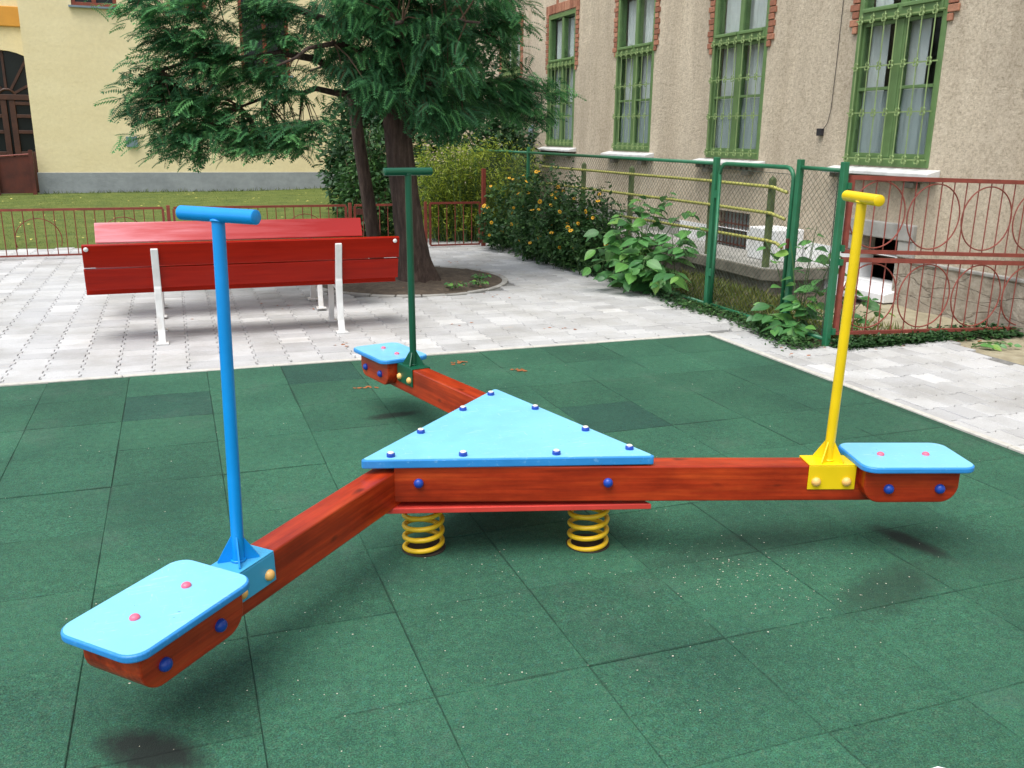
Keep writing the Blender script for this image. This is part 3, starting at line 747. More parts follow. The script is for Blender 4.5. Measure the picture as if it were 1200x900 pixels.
# ================================================================== BENCHES
def bench(label, loc, rot, topmat='bench_red'):
    b = thing('park_bench', label, 'bench', (0, 0, 0), 'red park benches with white iron legs')
    # local: back faces -y; x along; origin under the rear feet line
    L = 1.215; back = R(12 if topmat == 'bench_red' else 24)
    def plank(name, x0, x1, p0, p1, th, rot_, mt='bench_red'):
        # p0,p1 = (y,z) lower and upper centre line of a plank of thickness th
        a, c = Vector((0, *p0)), Vector((0, *p1)); u = (c-a).normalized(); nrm = Vector((0, u.z, -u.y))
        e = rng.uniform(-0.006, 0.006)
        vs_ = []
        for x in (x0+e, x1+e):
            for q, s_ in ((a, -1), (a, 1), (c, 1), (c, -1)):
                v = q+nrm*(s_*th/2); vs_.append((x, v.y, v.z))
        m = MB().add(vs_, [(3, 2, 1, 0), (4, 5, 6, 7), (0, 1, 5, 4), (1, 2, 6, 5), (2, 3, 7, 6), (3, 0, 4, 7)])
        return part(name, m, mt, b, bevel=0.006)
    ty = lambda z: 0.055-math.tan(back)*(z-0.44)      # centre line of the back planks
    pl = []
    for z0, z1 in ((0.435, 0.600), (0.612, 0.785)):
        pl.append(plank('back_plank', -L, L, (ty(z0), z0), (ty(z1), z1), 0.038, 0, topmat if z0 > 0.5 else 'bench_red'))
    for y0, y1, z in ((0.10, 0.215, 0.405), (0.227, 0.342, 0.41), (0.354, 0.47, 0.42)):
        plank('seat_plank', -L, L, (y0, z), (y1, z+0.004), 0.038, 0)
    for x in (-L+0.035, L-0.035):
        z = 0.755
        sub('bolt', MB().dome((x, ty(z)-0.0195, z-0.003), (0, -1, -0.19), 0.0175, 0.009, 14, 4, 0.003), 'white_iron', pl[1], smooth=True)
    for x in (-0.705, 0.705):
        fr = MB()
        def strap(pts, wx, th):
            n = len(pts)
            vs_ = []; fs = []
            for i, p in enumerate(pts):
                q = Vector((0, *p)); d = Vector((0, *pts[min(i+1, n-1)]))-Vector((0, *pts[max(i-1, 0)])); d.normalize(); nr_ = Vector((0, d.z, -d.y))
                h = th[i] if isinstance(th, list) else th
                for sx, sn in ((-1, -1), (1, -1), (1, 1), (-1, 1)): v = q+nr_*(sn*h/2); vs_.append((x+sx*wx/2, v.y, v.z))
            for i in range(n-1):
                for k in range(4): fs.append((i*4+k, i*4+(k+1) % 4, i*4+4+(k+1) % 4, i*4+4+k))
            fs += [(3, 2, 1, 0), tuple((n-1)*4+k for k in range(4))]
            return MB().add(vs_, fs)
        # upright and rear leg in one casting
        up = part('back_leg', strap([(-0.052+0.0, 0.0), (-0.045, 0.02), (-0.018, 0.10), (0.003, 0.24), (0.012, 0.34), (0.012, 0.39), (ty(0.43)-0.042, 0.43), (ty(0.452)-0.038, 0.452), (ty(0.50)-0.037, 0.50), (ty(0.64)-0.036, 0.64), (ty(0.745)-0.035, 0.745)], 0.054, [0.08, 0.042, 0.034, 0.036, 0.045, 0.052, 0.052, 0.038, 0.034, 0.030, 0.028]), 'white_iron', b, bevel=0.006)
        sub('foot', MB().box(x-0.047, x+0.047, -0.10, -0.005, 0, 0.014), 'white_iron', up, bevel=0.004)
        fl = part('front_leg', strap([(0.465, 0.0), (0.458, 0.02), (0.438, 0.12), (0.425, 0.22), (0.428, 0.30), (0.43, 0.382)], 0.046, [0.06, 0.04, 0.032, 0.034, 0.042, 0.05]), 'white_iron', b, bevel=0.006)
        sub('foot', MB().box(x-0.043, x+0.043, 0.42, 0.51, 0, 0.014), 'white_iron', fl, bevel=0.004)
        part('seat_bearer', strap([(0.02, 0.36), (0.10, 0.365), (0.28, 0.372), (0.455, 0.385)], 0.036, 0.032), 'white_iron', b, bevel=0.005)
    b.location = loc; b.rotation_euler = (0, 0, rot)
    return b
bench('red bench seen from behind, nearest the rubber mat, white end bolts on its back', (-3.645, 1.04, 0), R(0.6))
bench('further red bench facing the camera, only its sloping top back plank showing', (-3.66, 2.52, 0.015), R(180.5), 'bench_painted_sheen')

# ================================================================== RED LOW FENCE AT THE BACK
YB = 6.55
def rod(a, b, r): return MB().tube([a, b], r, 6)
def low_panel(t, x0, x1, z0, z1, step, mat='rust_red', arcs=True):
    part('rail', MB().bar((x0, YB, z1), (x1, YB, z1), 0.03, 0.03), mat, t)
    part('rail', MB().bar((x0, YB, z0), (x1, YB, z0), 0.028, 0.022), mat, t)
    for xx in (x0, x1): part('stile', MB().bar((xx, YB, z0+0.011), (xx, YB, z1-0.015), 0.03, 0.03, (1, 0, 0)), mat, t)
    n = int(round((x1-x0)/step)); me = None
    for i in range(1, n):
        part('bar', rod((x0+(x1-x0)*i/n, YB, z0+0.01), (x0+(x1-x0)*i/n, YB, z1-0.014), 0.0065), mat, t)
    if arcs:
        nA = max(1, int((x1-x0)/0.85)); 
        for i in range(nA):
            cx_ = x0+(x1-x0)*(i+0.5)/nA; rr = 0.27
            pts = [(cx_+rr*math.cos(R(a)), YB+0.012, z0+0.20+rr*math.sin(R(a))) for a in range(-20, 201, 11)]
            part('arc', MB().tube(pts, 0.006, 6), mat, t)
segs = [(-8.55, -6.45), (-6.36, -4.335), (-4.20, -1.905)]
LBL = ['far left low red fence panel along the lawn edge', 'low red fence panel left of the benches in front of the lawn', 'low red fence panel behind the benches in front of the lawn']
for i, (a, b) in enumerate(segs):
    t = thing('low_fence', LBL[i], 'fence', ((a+b)/2, YB, 0), 'low red fence panels along the lawn')
    low_panel(t, a, b, 0.05, 0.63, 0.118)
for i, (xx, lb) in enumerate(((-8.62, 'low red fence post at the far left end'), (-6.405, 'low red fence post at the left edge of the picture'), (-4.268, 'low red fence post between two panels, left of the blue handle'), (-1.845, 'low red fence post behind the far bench end'))):
    single('fence_post', MB().box(xx-0.022, xx+0.022, YB-0.022, YB+0.022, -0.1, 0.665), 'rust_red', lb, 'post', 'low red fence posts', bevel=0.003)
t = thing('low_fence', 'short low red fence panel with lock box behind the tree trunk', 'fence', (-1.3, YB, 0), 'low red fence panels along the lawn')
low_panel(t, -1.78, -0.82, 0.05, 0.63, 0.12, arcs=False)
part('lock_box', MB().box(-1.76, -1.60, YB-0.03, YB+0.03, 0.50, 0.58), 'rust_sheet', t)
single('fence_post', MB().box(-0.765, -0.725, YB-0.05, YB-0.01, -0.1, 0.67), 'rust_red', 'low red fence post just right of the tree trunk', 'post', 'low red fence posts', bevel=0.003)
t = thing('garden_gate', 'low rust red gate panel with thin bars in front of the shrubs', 'gate', (-0.25, YB, 0))
low_panel(t, -0.67, 0.10, 0.03, 0.645, 0.13, arcs=False)
single('gate_post', MB().box(0.13, 0.185, YB-0.03, YB+0.03, -0.1, 1.14), 'rust_red', 'tall rusty post standing among the shrubs at the gate', 'post', bevel=0.003)

# ================================================================== RED DOUBLE FENCE AT THE RIGHT
YR = -0.65
t = thing('red_fence', 'red metal fence of two stacked panels with rings beside the yellow handle', 'fence', (1.9, YR, 0))
def zt_(x, z0, z1): return z0+(z1-z0)*(x-0.75)/1.85
XR1 = 4.6
for zl, zr, th in ((1.335, 1.285, 0.034), (0.765, 0.672, 0.03), (0.700, 0.605, 0.036), (0.105, 0.03, 0.026)):
    part('rail', MB().bar((0.75, YR, zl), (XR1, YR, zt_(XR1, zl, zr)), 0.034, th), 'rail_red', t)
for za, zb in ((0.765, 1.335), (0.105, 0.70)):
    part('stile', MB().bar((0.765, YR, za+0.02), (0.765, YR, zb-0.02), 0.035, 0.035, (1, 0, 0)), 'rail_red', t)
for (al, ar, bl, br, ph) in ((0.765, 0.672, 1.335, 1.285, 0.0), (0.105, 0.03, 0.70, 0.605, 0.05)):
    xx = 0.88+ph
    while xx < XR1-0.05:
        part('bar', rod((xx, YR, zt_(xx, al, ar)+0.015), (xx, YR, zt_(xx, bl, br)-0.015), 0.0052), 'rail_red', t); xx += 0.132
for (z0, x0) in ((1.045, 1.045), (0.395, 1.055)):
    for i in range(6):
        cx_ = x0+i*0.572; zc = z0-0.03*i*0.572/0.57*0.9; rx, rz = 0.272, 0.262
        pts = [(cx_+rx*math.cos(2*math.pi*k/40), YR-0.008, zc+rz*math.sin(2*math.pi*k/40)) for k in range(40)]
        part('ring', MB().tube(pts, 0.0058, 6, closed=True), 'rail_red', t)
for zz in (1.27, 0.79, 0.68, 0.12):
    part('hinge', MB().box(0.722, 0.752, YR-0.022, YR+0.022, zz-0.025, zz+0.025), 'fence_green', t)

# ================================================================== GREEN CHAIN-LINK FENCE AND GATE (x = 0.70)
XF = 0.70
def mesh_wires(y0, y1, z0, z1, pitch=0.058, r=0.0016, x=XF):
    g = MB(); w_, h_ = y1-y0, z1-z0
    for sgn in (1, -1):
        n = int((w_+h_)/pitch)+1
        for i in range(1, n):
            c = i*pitch+0.3*pitch
            # line  (u) + (v) = c   u along y, v along z
            u0, v0 = (c, 0) if c < w_ else (w_, c-w_)
            u1, v1 = (0, c) if c < h_ else (c-h_, h_)
            if sgn < 0: u0, u1 = w_-u0, w_-u1
            if abs(u0-u1) < 1e-3: continue
            a, b = Vector((x+sgn*0.0018, y0+u0, z0+v0)), Vector((x+sgn*0.0018, y0+u1, z0+v1))
            mid = (a+b)/2+Vector((rng.normal(0, 0.004), 0, 0))
            g.tube([a, mid, b], r, 3, cap=False)
    return g
def vpost(y, z1, s, name='post', x=XF): return MB().box(x-s/2, x+s/2, y-s/2, y+s/2, -0.25, z1)
fence = thing('chain_link_fence', 'green chain-link fence running from the gate back along the building', 'fence', (XF, 4.5, 0))
for y, h in ((1.16, 1.44), (3.70, 1.40), (6.12, 1.46), (8.6, 1.45)):
    if y == 3.70: continue
    part('post', vpost(y, h, 0.052 if y < 2 else 0.045), 'fence_green', fence, bevel=0.006)
part('top_rail', MB().tube([(XF, 1.20, 1.385), (XF, 6.09, 1.38)], 0.018, 10), 'fence_green', fence, smooth=True)
part('top_rail', MB().tube([(XF, 6.15, 1.38), (XF, 8.57, 1.375)], 0.018, 10), 'fence_green', fence, smooth=True)
part('bottom_rail', MB().tube([(XF, 1.20, 0.03), (XF, 6.09, 0.05)], 0.017, 10), 'fence_green', fence, smooth=True)
part('bottom_rail', MB().tube([(XF, 6.15, 0.05), (XF, 8.57, 0.06)], 0.017, 10), 'fence_green', fence, smooth=True)
part('wire_mesh', mesh_wires(1.2, 6.09, 0.05, 1.365), 'wire', fence, kind='stuff')
part('wire_mesh', mesh_wires(6.15, 8.57, 0.07, 1.36), 'wire', fence, kind='stuff')
fs2 = thing('chain_link_fence', 'narrow green chain-link panel between the gate and the red fence', 'fence', (XF, -0.3, 0))
part('post', MB().box(XF-0.025, XF+0.025, -0.656, -0.606, -0.25, 1.45), 'fence_green', fs2, bevel=0.006)
part('post', MB().box(XF-0.024, XF+0.024, -0.119, -0.071, -0.25, 1.455), 'fence_green', fs2, bevel=0.006)
part('top_rail', MB().tube([(XF, -0.60, 1.385), (XF, -0.12, 1.39)], 0.017, 10), 'fence_green', fs2, smooth=True)
part('bottom_rail', MB().tube([(XF, -0.60, 0.05), (XF, -0.12, 0.05)], 0.017, 10), 'fence_green', fs2, smooth=True)
part('wire_mesh', mesh_wires(-0.60, -0.125, 0.07, 1.37), 'wire', fs2, kind='stuff')
part('stretcher_wire', MB().tube([(XF, -0.57, 0.05), (XF, -0.57, 1.385)], 0.004, 6), 'wire', fs2)
gate = thing('chain_link_gate', 'green chain-link gate with rounded top corner and wire netting', 'gate', (XF, 0.5, 0))
y0, y1, zb, zt = -0.02, 1.09, 0.035, 1.385; rr = 0.10
pts = [(XF, y1, zb), (XF, y1, zt-rr)] + [(XF, y1-rr+rr*math.cos(R(a)), zt-rr+rr*math.sin(R(a))) for a in (0, 22, 45, 67, 90)] + [(XF, y0+rr-rr*math.sin(R(a)), zt-rr+rr*math.cos(R(a))) for a in (0, 22, 45, 67, 90)] + [(XF, y0, zb)]
part('gate_frame', MB().tube(pts, 0.019, 10), 'fence_green', gate, smooth=True)
part('bottom_bar', MB().tube([(XF, y0, zb), (XF, y1, zb)], 0.018, 10), 'fence_green', gate, smooth=True)
part('wire_mesh', mesh_wires(y0+0.02, y1-0.02, zb+0.02, zt-0.05), 'wire', gate, kind='stuff')
part('tension_wire', MB().tube([(XF, y0, zt-0.055), (XF, y1, zt-0.045)], 0.003, 6), 'wire', gate)
for zz in (0.35, 1.1): part('hinge', MB().box(XF-0.02, XF+0.02, 1.095, 1.135, zz-0.035, zz+0.035), 'fence_green', gate)
part('latch', MB().box(XF-0.03, XF+0.02, -0.066, -0.03, 0.72, 0.80), 'rust_sheet', gate)

# ================================================================== THE ROUGHCAST BUILDING (wall face x = 2.75)
XW = 2.75
bld = thing('school_building', 'old beige roughcast building with tall green barred windows and brick trim', 'building', (XW, 6, 0))
WINS = [(0.62, 1.83, 1.355, 3.80), (3.42, 4.64, 1.36, 3.80), (6.26, 7.50, 1.40, 3.80), (9.16, 10.42, 1.43, 3.80), (11.92, 13.10, 1.45, 3.80), (-2.3, -1.08, 1.355, 3.80)]
BASE = [(0.88, 1.46, 0.165, 0.63), (3.50, 4.28, 0.09, 0.68)]
def wall_mesh(y0, y1, z0, z1, holes, x, dx):
    ys = sorted({y0, y1, *[h[0] for h in holes], *[h[1] for h in holes]}); zs = sorted({z0, z1, *[h[2] for h in holes], *[h[3] for h in holes]})
    g = MB(); vi = {}
    def V(y, z):
        if (y, z) not in vi: vi[(y, z)] = len(g.v); g.v.append((x, y, z))
        return vi[(y, z)]
    for a, b in zip(ys, ys[1:]):
        for c, d in zip(zs, zs[1:]):
            if any(h[0] <= a and b <= h[1] and h[2] <= c and d <= h[3] for h in holes): continue
            g.f.append((V(a, c), V(a, d), V(b, d), V(b, c)))
    for (a, b, c, d) in holes:
        g.add([(x, a, c), (x, b, c), (x, b, d), (x, a, d), (x+dx, a, c), (x+dx, b, c), (x+dx, b, d), (x+dx, a, d)], [(0, 1, 5, 4), (1, 2, 6, 5), (2, 3, 7, 6), (3, 0, 4, 7)])
    return g
part('wall', wall_mesh(-14, 22, 0.44, 8.2, WINS+[(h[0], h[1], 0.44, h[3]) for h in BASE], XW, 0.22), 'roughcast', bld)
g = MB(); g.box(XW-0.06, XW+4, -14, 22, 8.2, 8.5); part('roof', g, 'concrete', bld)
# plinth: cracked stone at the right, whitewashed further on
part('plinth', wall_mesh(-14, 0.862, -0.35, 0.425, [], XW-0.035, 0.1), 'cracked_stone', bld)
g = MB(); g.box(XW-0.05, XW-0.001, -14, 0.66, 0.426, 0.462); part('plinth_ledge', g, 'concrete', bld, bevel=0.01)
part('plinth', wall_mesh(0.862, 5.2, -0.35, 0.455, [(BASE[0][0], BASE[0][1], BASE[0][2], 0.455), (BASE[1][0], BASE[1][1], BASE[1][2], 0.455)], XW-0.02, 0.24), 'white_wash', bld, label='whitewashed plinth')
part('plinth', wall_mesh(5.2, 22, -0.35, 0.43, [], XW-0.03, 0.1), 'concrete', bld)
g = MB(); g.box(XW-0.02, XW-0.001, 0.863, 5.2, 0.4555, 0.458); part('plinth_ledge', g, 'white_wash', bld)
# inside: a dark room behind the windows
g = MB(); g.box(XW+1.6, XW+1.65, -14, 22, -0.4, 8.2); g.box(XW+0.02, XW+1.6, -14, 22, 8.1, 8.15); g.box(XW+0.3, XW+1.6, -14, 22, 0.95, 1.0)
part('room', g, 'room_dark', bld)
def window(i, y0, y1, z0, z1, bricks_l, bricks_r, lintel):
    xf = XW-0.012; fw = 0.062
    g = MB()
    ZT0, ZT1 = 2.79+0.02*(i > 1), 2.93+0.02*(i > 1)      # transom
    if i in (2, 3, 4): ZT0 += 0.05; ZT1 += 0.05
    ym = (y0+y1)/2
    g.box(xf, XW+0.12, y0, y0+fw, z0, z1); g.box(xf, XW+0.12, y1-fw, y1, z0, z1)
    g.box(xf+0.002, XW+0.118, y0+fw, y1-fw, z0, z0+0.085); g.box(xf+0.002, XW+0.118, y0+fw, y1-fw, z1-0.08, z1)
    g.box(xf-0.012, XW+0.118, y0+fw, y1-fw, ZT0, ZT1)
    wnd = part('window', g, 'window_green', bld, bevel=0.006)
    part('mullion', MB().box(XW+0.004, XW+0.11, ym-0.042, ym+0.042, z0+0.086, ZT0-0.001), 'window_green', wnd, bevel=0.006)
    part('mullion', MB().box(XW+0.005, XW+0.11, ym-0.04, ym+0.04, ZT1+0.001, z1-0.081), 'window_green', wnd, bevel=0.006)
    # sash ledge on the transom, two halves
    for a, b in ((y0+fw+0.02, ym-0.03), (ym+0.03, y1-fw-0.02)):
        part('drip_ledge', MB().box(xf-0.035, xf-0.013, a, b, ZT1-0.045, ZT1-0.012), 'window_green', wnd, bevel=0.004)
    zm = z0+0.775
    for a, b in ((y0+fw, ym-0.042), (ym+0.042, y1-fw)):
        g = MB(); g.box(XW+0.012, XW+0.06, a+0.001, a+0.03, z0+0.086, ZT0-0.001); g.box(XW+0.012, XW+0.06, b-0.03, b-0.001, z0+0.086, ZT0-0.001)
        g.box(XW+0.013, XW+0.059, a+0.03, b-0.03, z0+0.087, z0+0.13); g.box(XW+0.013, XW+0.059, a+0.03, b-0.03, ZT0-0.04, ZT0-0.002)
        g.box(XW+0.008, XW+0.058, a+0.03, b-0.03, zm-0.016, zm+0.016)
        part('casement', g, 'window_green', wnd, bevel=0.003)
        part('pane', MB().box(XW+0.032, XW+0.037, a+0.026, b-0.026, z0+0.12, zm-0.01), 'window_glass', wnd)
        part('pane', MB().box(XW+0.032, XW+0.037, a+0.026, b-0.026, zm+0.01, ZT0-0.03), 'window_glass', wnd)
        part('pane', MB().box(XW+0.032, XW+0.037, a, b, ZT1+0.005, z1-0.08), 'window_glass', wnd)
    # curtains: pleated cloth drawn to the sides
    spans = {0: [(y1-0.30, y1-0.06), (ym-0.25, ym-0.0)], 1: [(ym-0.02, y1-0.06), (y0+0.22, ym-0.05)], 2: [(ym-0.02, y1-0.06), (y0+0.12, ym-0.06)], 3: [(y0+0.1, y1-0.1)], 4: [(y0+0.1, y1-0.1)], 5: [(y0+0.1, y0+0.5)]}[i]
    for a, b in spans:
        n = max(8, int((b-a)/0.018)); vs_ = []; fs = []
        for k in range(n+1):
            y = a+(b-a)*k/n; dx = 0.022*math.sin(k*0.95)+0.012*math.sin(k*0.37+i)
            vs_ += [(XW+0.155+dx, y, z0+0.10), (XW+0.155+dx*0.8, y, z1-0.1)]
        for k in range(n): fs.append((2*k, 2*k+1, 2*k+3, 2*k+2))
        part('curtain', MB().add(vs_, fs), 'curtain', wnd, smooth=True)
    # lower half-curtain across the lower panes
    vs_ = []; fs = []; n = 60
    for k in range(n+1):
        y = y0+0.08+(y1-y0-0.16)*k/n; dx = 0.012*math.sin(k*1.1)
        vs_ += [(XW+0.085+dx, y, z0+0.1), (XW+0.085+dx*0.6, y, zm-0.02)]
    for k in range(n): fs.append((2*k, 2*k+1, 2*k+3, 2*k+2))
    part('half_curtain', MB().add(vs_, fs), 'net_curtain', wnd, smooth=True)
    # iron grille, seven uprights with four rows of scrolls
    zr = [z0+0.075, z0+0.535, z0+0.995, ZT0+0.02]; xg = XW-0.045
    for z in zr: part('grille_rail', MB().bar((xg, y0+0.015, z), (xg, y1-0.015, z), 0.010, 0.013), 'grille_green', wnd)
    for z in (zr[0], zr[3]):
        for yy_ in (y0+0.03, y1-0.03): part('grille_stay', MB().bar((xg+0.006, yy_, z), (XW-0.013, yy_, z), 0.012, 0.012), 'grille_green', wnd)
    for k in range(7):
        y = y0+0.10+(y1-y0-0.20)*k/6
        g = MB(); g.tube([(xg-0.011, y, zr[0]-0.05), (xg-0.011, y, zr[3]+0.06)], 0.0062, 6)
        for z in zr:
            # scroll: a small S of flat iron on each crossing
            for s_ in (-1, 1):
                pts = [(xg-0.016, y+s_*0.004, z-0.030), (xg-0.022, y+s_*0.020, z-0.036), (xg-0.022, y+s_*0.030, z-0.018), (xg-0.018, y+s_*0.016, z+0.002), (xg-0.022, y+s_*0.024, z+0.026), (xg-0.018, y+s_*0.010, z+0.040)]
                g.tube(pts, [0.005, 0.008, 0.007, 0.007, 0.008, 0.005], 5)
        part('grille_bar', g, 'grille_green', wnd)
    # sill with corbels
    part('sill', MB().add([(XW-0.16, y0-0.16, z0-0.085), (XW-0.001, y0-0.16, z0-0.085), (XW-0.001, y1+0.16, z0-0.085), (XW-0.16, y1+0.16, z0-0.085), (XW-0.16, y0-0.16, z0-0.05), (XW-0.001, y0-0.16, z0-0.012), (XW-0.001, y1+0.16, z0-0.012), (XW-0.16, y1+0.16, z0-0.05)],
         [(3, 2, 1, 0), (4, 5, 6, 7), (0, 1, 5, 4), (1, 2, 6, 5), (2, 3, 7, 6), (3, 0, 4, 7)]), 'sill_stone', wnd, bevel=0.006)
    n = 12
    for k in range(n):
        y = y0-0.08+(y1-y0+0.16)*k/(n-1); part('dentil', MB().box(XW-0.09, XW-0.002, y-0.035, y+0.035, z0-0.135, z0-0.088), 'mossy_concrete', wnd, bevel=0.004)
    for y in (y0+0.14, y1-0.14): part('corbel', MB().box(XW-0.10, XW-0.002, y-0.07, y+0.07, z0-0.195, z0-0.138), 'mossy_concrete', wnd, bevel=0.012)
    # brick quoins
    bz = 0.076
    for side, yy_ in ((1, y1), (-1, y0)):
        z = ZT0-0.10+(0.10 if i in (2,) else 0); k = 0
        while z < z1-0.03:
            wl_ = (0.13 if k % 2 else 0.105)+rng.uniform(-0.008, 0.008)
            if k == 0: wl_ = 0.07
            a, b = (yy_+0.004, yy_+wl_) if side > 0 else (yy_-wl_, yy_-0.004)
            bo = part('brick', MB().box(XW-0.024+rng.uniform(-0.006, 0.004), XW-0.001, a, b, z+0.005, z+bz-0.004), 'brick', bld, bevel=0.006)
            z += bz; k += 1
    if lintel:
        n = 19
        for k in range(n):
            y = y0-0.13+(y1-y0+0.26)*(k+0.5)/n; hw = (y1-y0+0.26)/n/2-0.004
            top = z1+0.17 if k != n//2+3 else z1+0.32
            part('brick', MB().box(XW-0.026+rng.uniform(-0.004, 0.004), XW-0.001, y-hw, y+hw, z1+0.012, top), 'brick', bld, bevel=0.005)
m = N('net_curtain'); m.col((0.55, 0.63, 0.63)); m.rough(0.9)
tp_ = m.n('ShaderNodeBsdfTransparent'); mx = m.n('ShaderNodeMixShader'); mx.inputs[0].default_value = 0.55
out = [k for k in m.t.nodes if k.type == 'OUTPUT_MATERIAL'][0]
m.l(tp_.outputs[0], mx.inputs[1]); m.l(m.b.outputs[0], mx.inputs[2]); m.l(mx.outputs[0], out.inputs[0])
for i, (y0, y1, z0, z1) in enumerate(WINS): window(i, y0, y1, z0, z1, 0, 0, True)
# cellar windows
g = MB(); g.box(XW-0.05, XW+0.1, 0.66, 1.70, 0.632, 0.80); g.box(XW-0.035, XW+0.1, 0.64, 0.862, 0.466, 0.6315); g.box(XW-0.035, XW+0.1, 1.462, 1.70, 0.466, 0.6315)
cw = part('cellar_window', g, 'concrete', bld, bevel=0.012, label='open dark cellar window with a grey stone lintel')
part('sill', MB().add([(XW-0.18, 0.80, 0.085), (XW+0.2, 0.80, 0.16), (XW+0.2, 1.54, 0.16), (XW-0.18, 1.54, 0.085), (XW-0.18, 0.80, 0.0), (XW+0.2, 0.80, 0.0), (XW+0.2, 1.54, 0.0), (XW-0.18, 1.54, 0.0)], [(0, 1, 2, 3), (7, 6, 5, 4), (0, 4, 5, 1), (1, 5, 6, 2), (2, 6, 7, 3), (3, 7, 4, 0)]), 'white_wash', cw, bevel=0.006)
g = MB(); g.box(XW+0.15, XW+0.19, 3.50, 4.28, 0.09, 0.68)
cw = part('cellar_window', g, 'frosted_glass', bld, label='barred cellar window with pale glass')
for k in range(9): part('bar', MB().tube([(XW+0.05, 3.55+0.085*k, 0.09), (XW+0.05, 3.55+0.085*k, 0.68)], 0.008, 6), 'rust_sheet', cw)
for z in (0.25, 0.52): part('cross_bar', MB().bar((XW+0.045, 3.50, z), (XW+0.045, 4.28, z), 0.012, 0.02), 'rust_sheet', cw)
# landing with slab top, railing
lan = thing('landing', 'low concrete landing with a slab edge beside the building, behind the gate', 'landing', (2.3, 4, 0))
slab = [(1.90, 7.5), (1.90, 1.98), (2.02, 1.84), (2.728, 1.84), (2.728, 7.5)]
part('slab', MB().prism(slab, 0.085, 0.222), 'mossy_concrete', lan, bevel=0.012)
part('slab_top', MB().prism([(1.915, 7.48), (1.915, 1.99), (2.03, 1.86), (2.725, 1.86), (2.725, 7.48)], 0.2225, 0.226), 'concrete', lan)
part('base_wall', MB().prism([(1.97, 7.5), (1.97, 2.0), (2.06, 1.92), (2.728, 1.92), (2.728, 7.5)], -0.5, 0.084), 'mossy_concrete', lan)
single('stone_block', MB().box(2.30, 2.70, 2.32, 2.85, 0.227, 0.60), 'white_wash', 'whitewashed masonry block standing on the landing beside the barred cellar window', 'block', bevel=0.015)
hr = thing('handrail', 'lime green pipe handrail on mossy posts behind the chain-link fence', 'handrail', (1.92, 4, 0.2))
for y in (6.98, 5.34, 3.22, 1.73+0.30):
    g = MB(); g.box(1.955, 2.015, y-0.032, y+0.032, 0.223, 1.19); g.add([(1.955, y-0.032, 1.19), (2.015, y-0.032, 1.19), (2.015, y+0.032, 1.19), (1.955, y+0.032, 1.19), (1.985, y, 1.23)], [(0, 1, 4), (1, 2, 4), (2, 3, 4), (3, 0, 4)])
    part('post', g, 'post_moss', hr, bevel=0.004)
for z, z2 in ((1.10, 1.12), (0.82, 0.84), (0.50, 0.53)):
    if z < 0.6: ys = [5.6, 3.2, 1.95, 1.80, 1.76]
    else: ys = [8.6, 5.3, 3.2, 1.95, 1.76]
    pts = [(1.93, ys[0], z)]+[(1.93, y, z+(z2-z)*(8-y)/6) for y in ys[1:3]]+[(1.935, ys[3], z2-0.01), (1.955, ys[4]-0.04, z2-0.055)]
    part('rail', MB().tube(pts, 0.019, 8), 'rail_lime', hr, smooth=True)
# junction box and cable
jb = thing('junction_box', 'small black junction box with a thin cable on the roughcast wall', 'junction box', (XW, 2.25, 1.69))
part('box', MB().box(XW-0.05, XW-0.002, 2.215, 2.29, 1.655, 1.735), 'black_plastic', jb, bevel=0.006)
part('cable', MB().tube([(XW-0.02, 2.215, 1.72), (XW-0.016, 2.15, 1.80), (XW-0.014, 2.12, 1.95), (XW-0.012, 2.11, 2.4), (XW-0.012, 2.10, 3.1), (XW-0.012, 2.10, 6.0)], 0.0035, 6), 'black_plastic', jb)
single('wall_pipe', MB().tube([(XW-0.06, 11.15, 0.4), (XW-0.06, 11.15, 1.75), (XW-0.005, 11.15, 1.80)], 0.05, 10), 'grey_metal', 'short grey pipe on the roughcast wall left of the far window', 'pipe', smooth=True)

# ================================================================== THE YELLOW BUILDING (face y = 20)
YY = 20.0
yb_ = thing('yellow_building', 'pale yellow plastered building with grey plinth behind the lawn', 'building', (-3, YY, 0))
YW = [(-6.22, -5.17, 4.62, 6.4), (-3.98, -3.02, 4.62, 6.4), (-2.22, -0.94, 3.12, 6.4), (0.6, 1.7, 4.62, 6.4)]
def wall_y(x0, x1, z0, z1, holes, y, dy):
    g = wall_mesh(x0, x1, z0, z1, holes, 0, dy); g.v = [(q[1], y+q[0], q[2]) for q in g.v]; return g
part('wall', wall_y(-7.42, 2.74, 0.55, 9, YW, YY, 0.2), 'yellow_plaster', yb_)
g = MB(); g.add([(-7.42, YY, 0.0), (-7.42, YY+1.2, 0.0), (-7.42, YY+1.2, 9), (-7.42, YY, 9)], [(0, 3, 2, 1)]); part('return_wall', g, 'yellow_plaster', yb_)
g = MB(); g.box(-7.445, 2.74, YY-0.03, YY+0.05, -0.2, 0.552); part('plinth', g, 'grey_plinth', yb_, bevel=0.008)
g = MB(); g.box(-12, 2.74, YY+0.8, YY+6, 9.0, 9.3); part('roof', g, 'concrete', yb_)
g = MB(); g.box(-12, 2.74, YY+2.5, YY+2.6, -0.1, 9); part('room', g, 'room_dark', yb_)
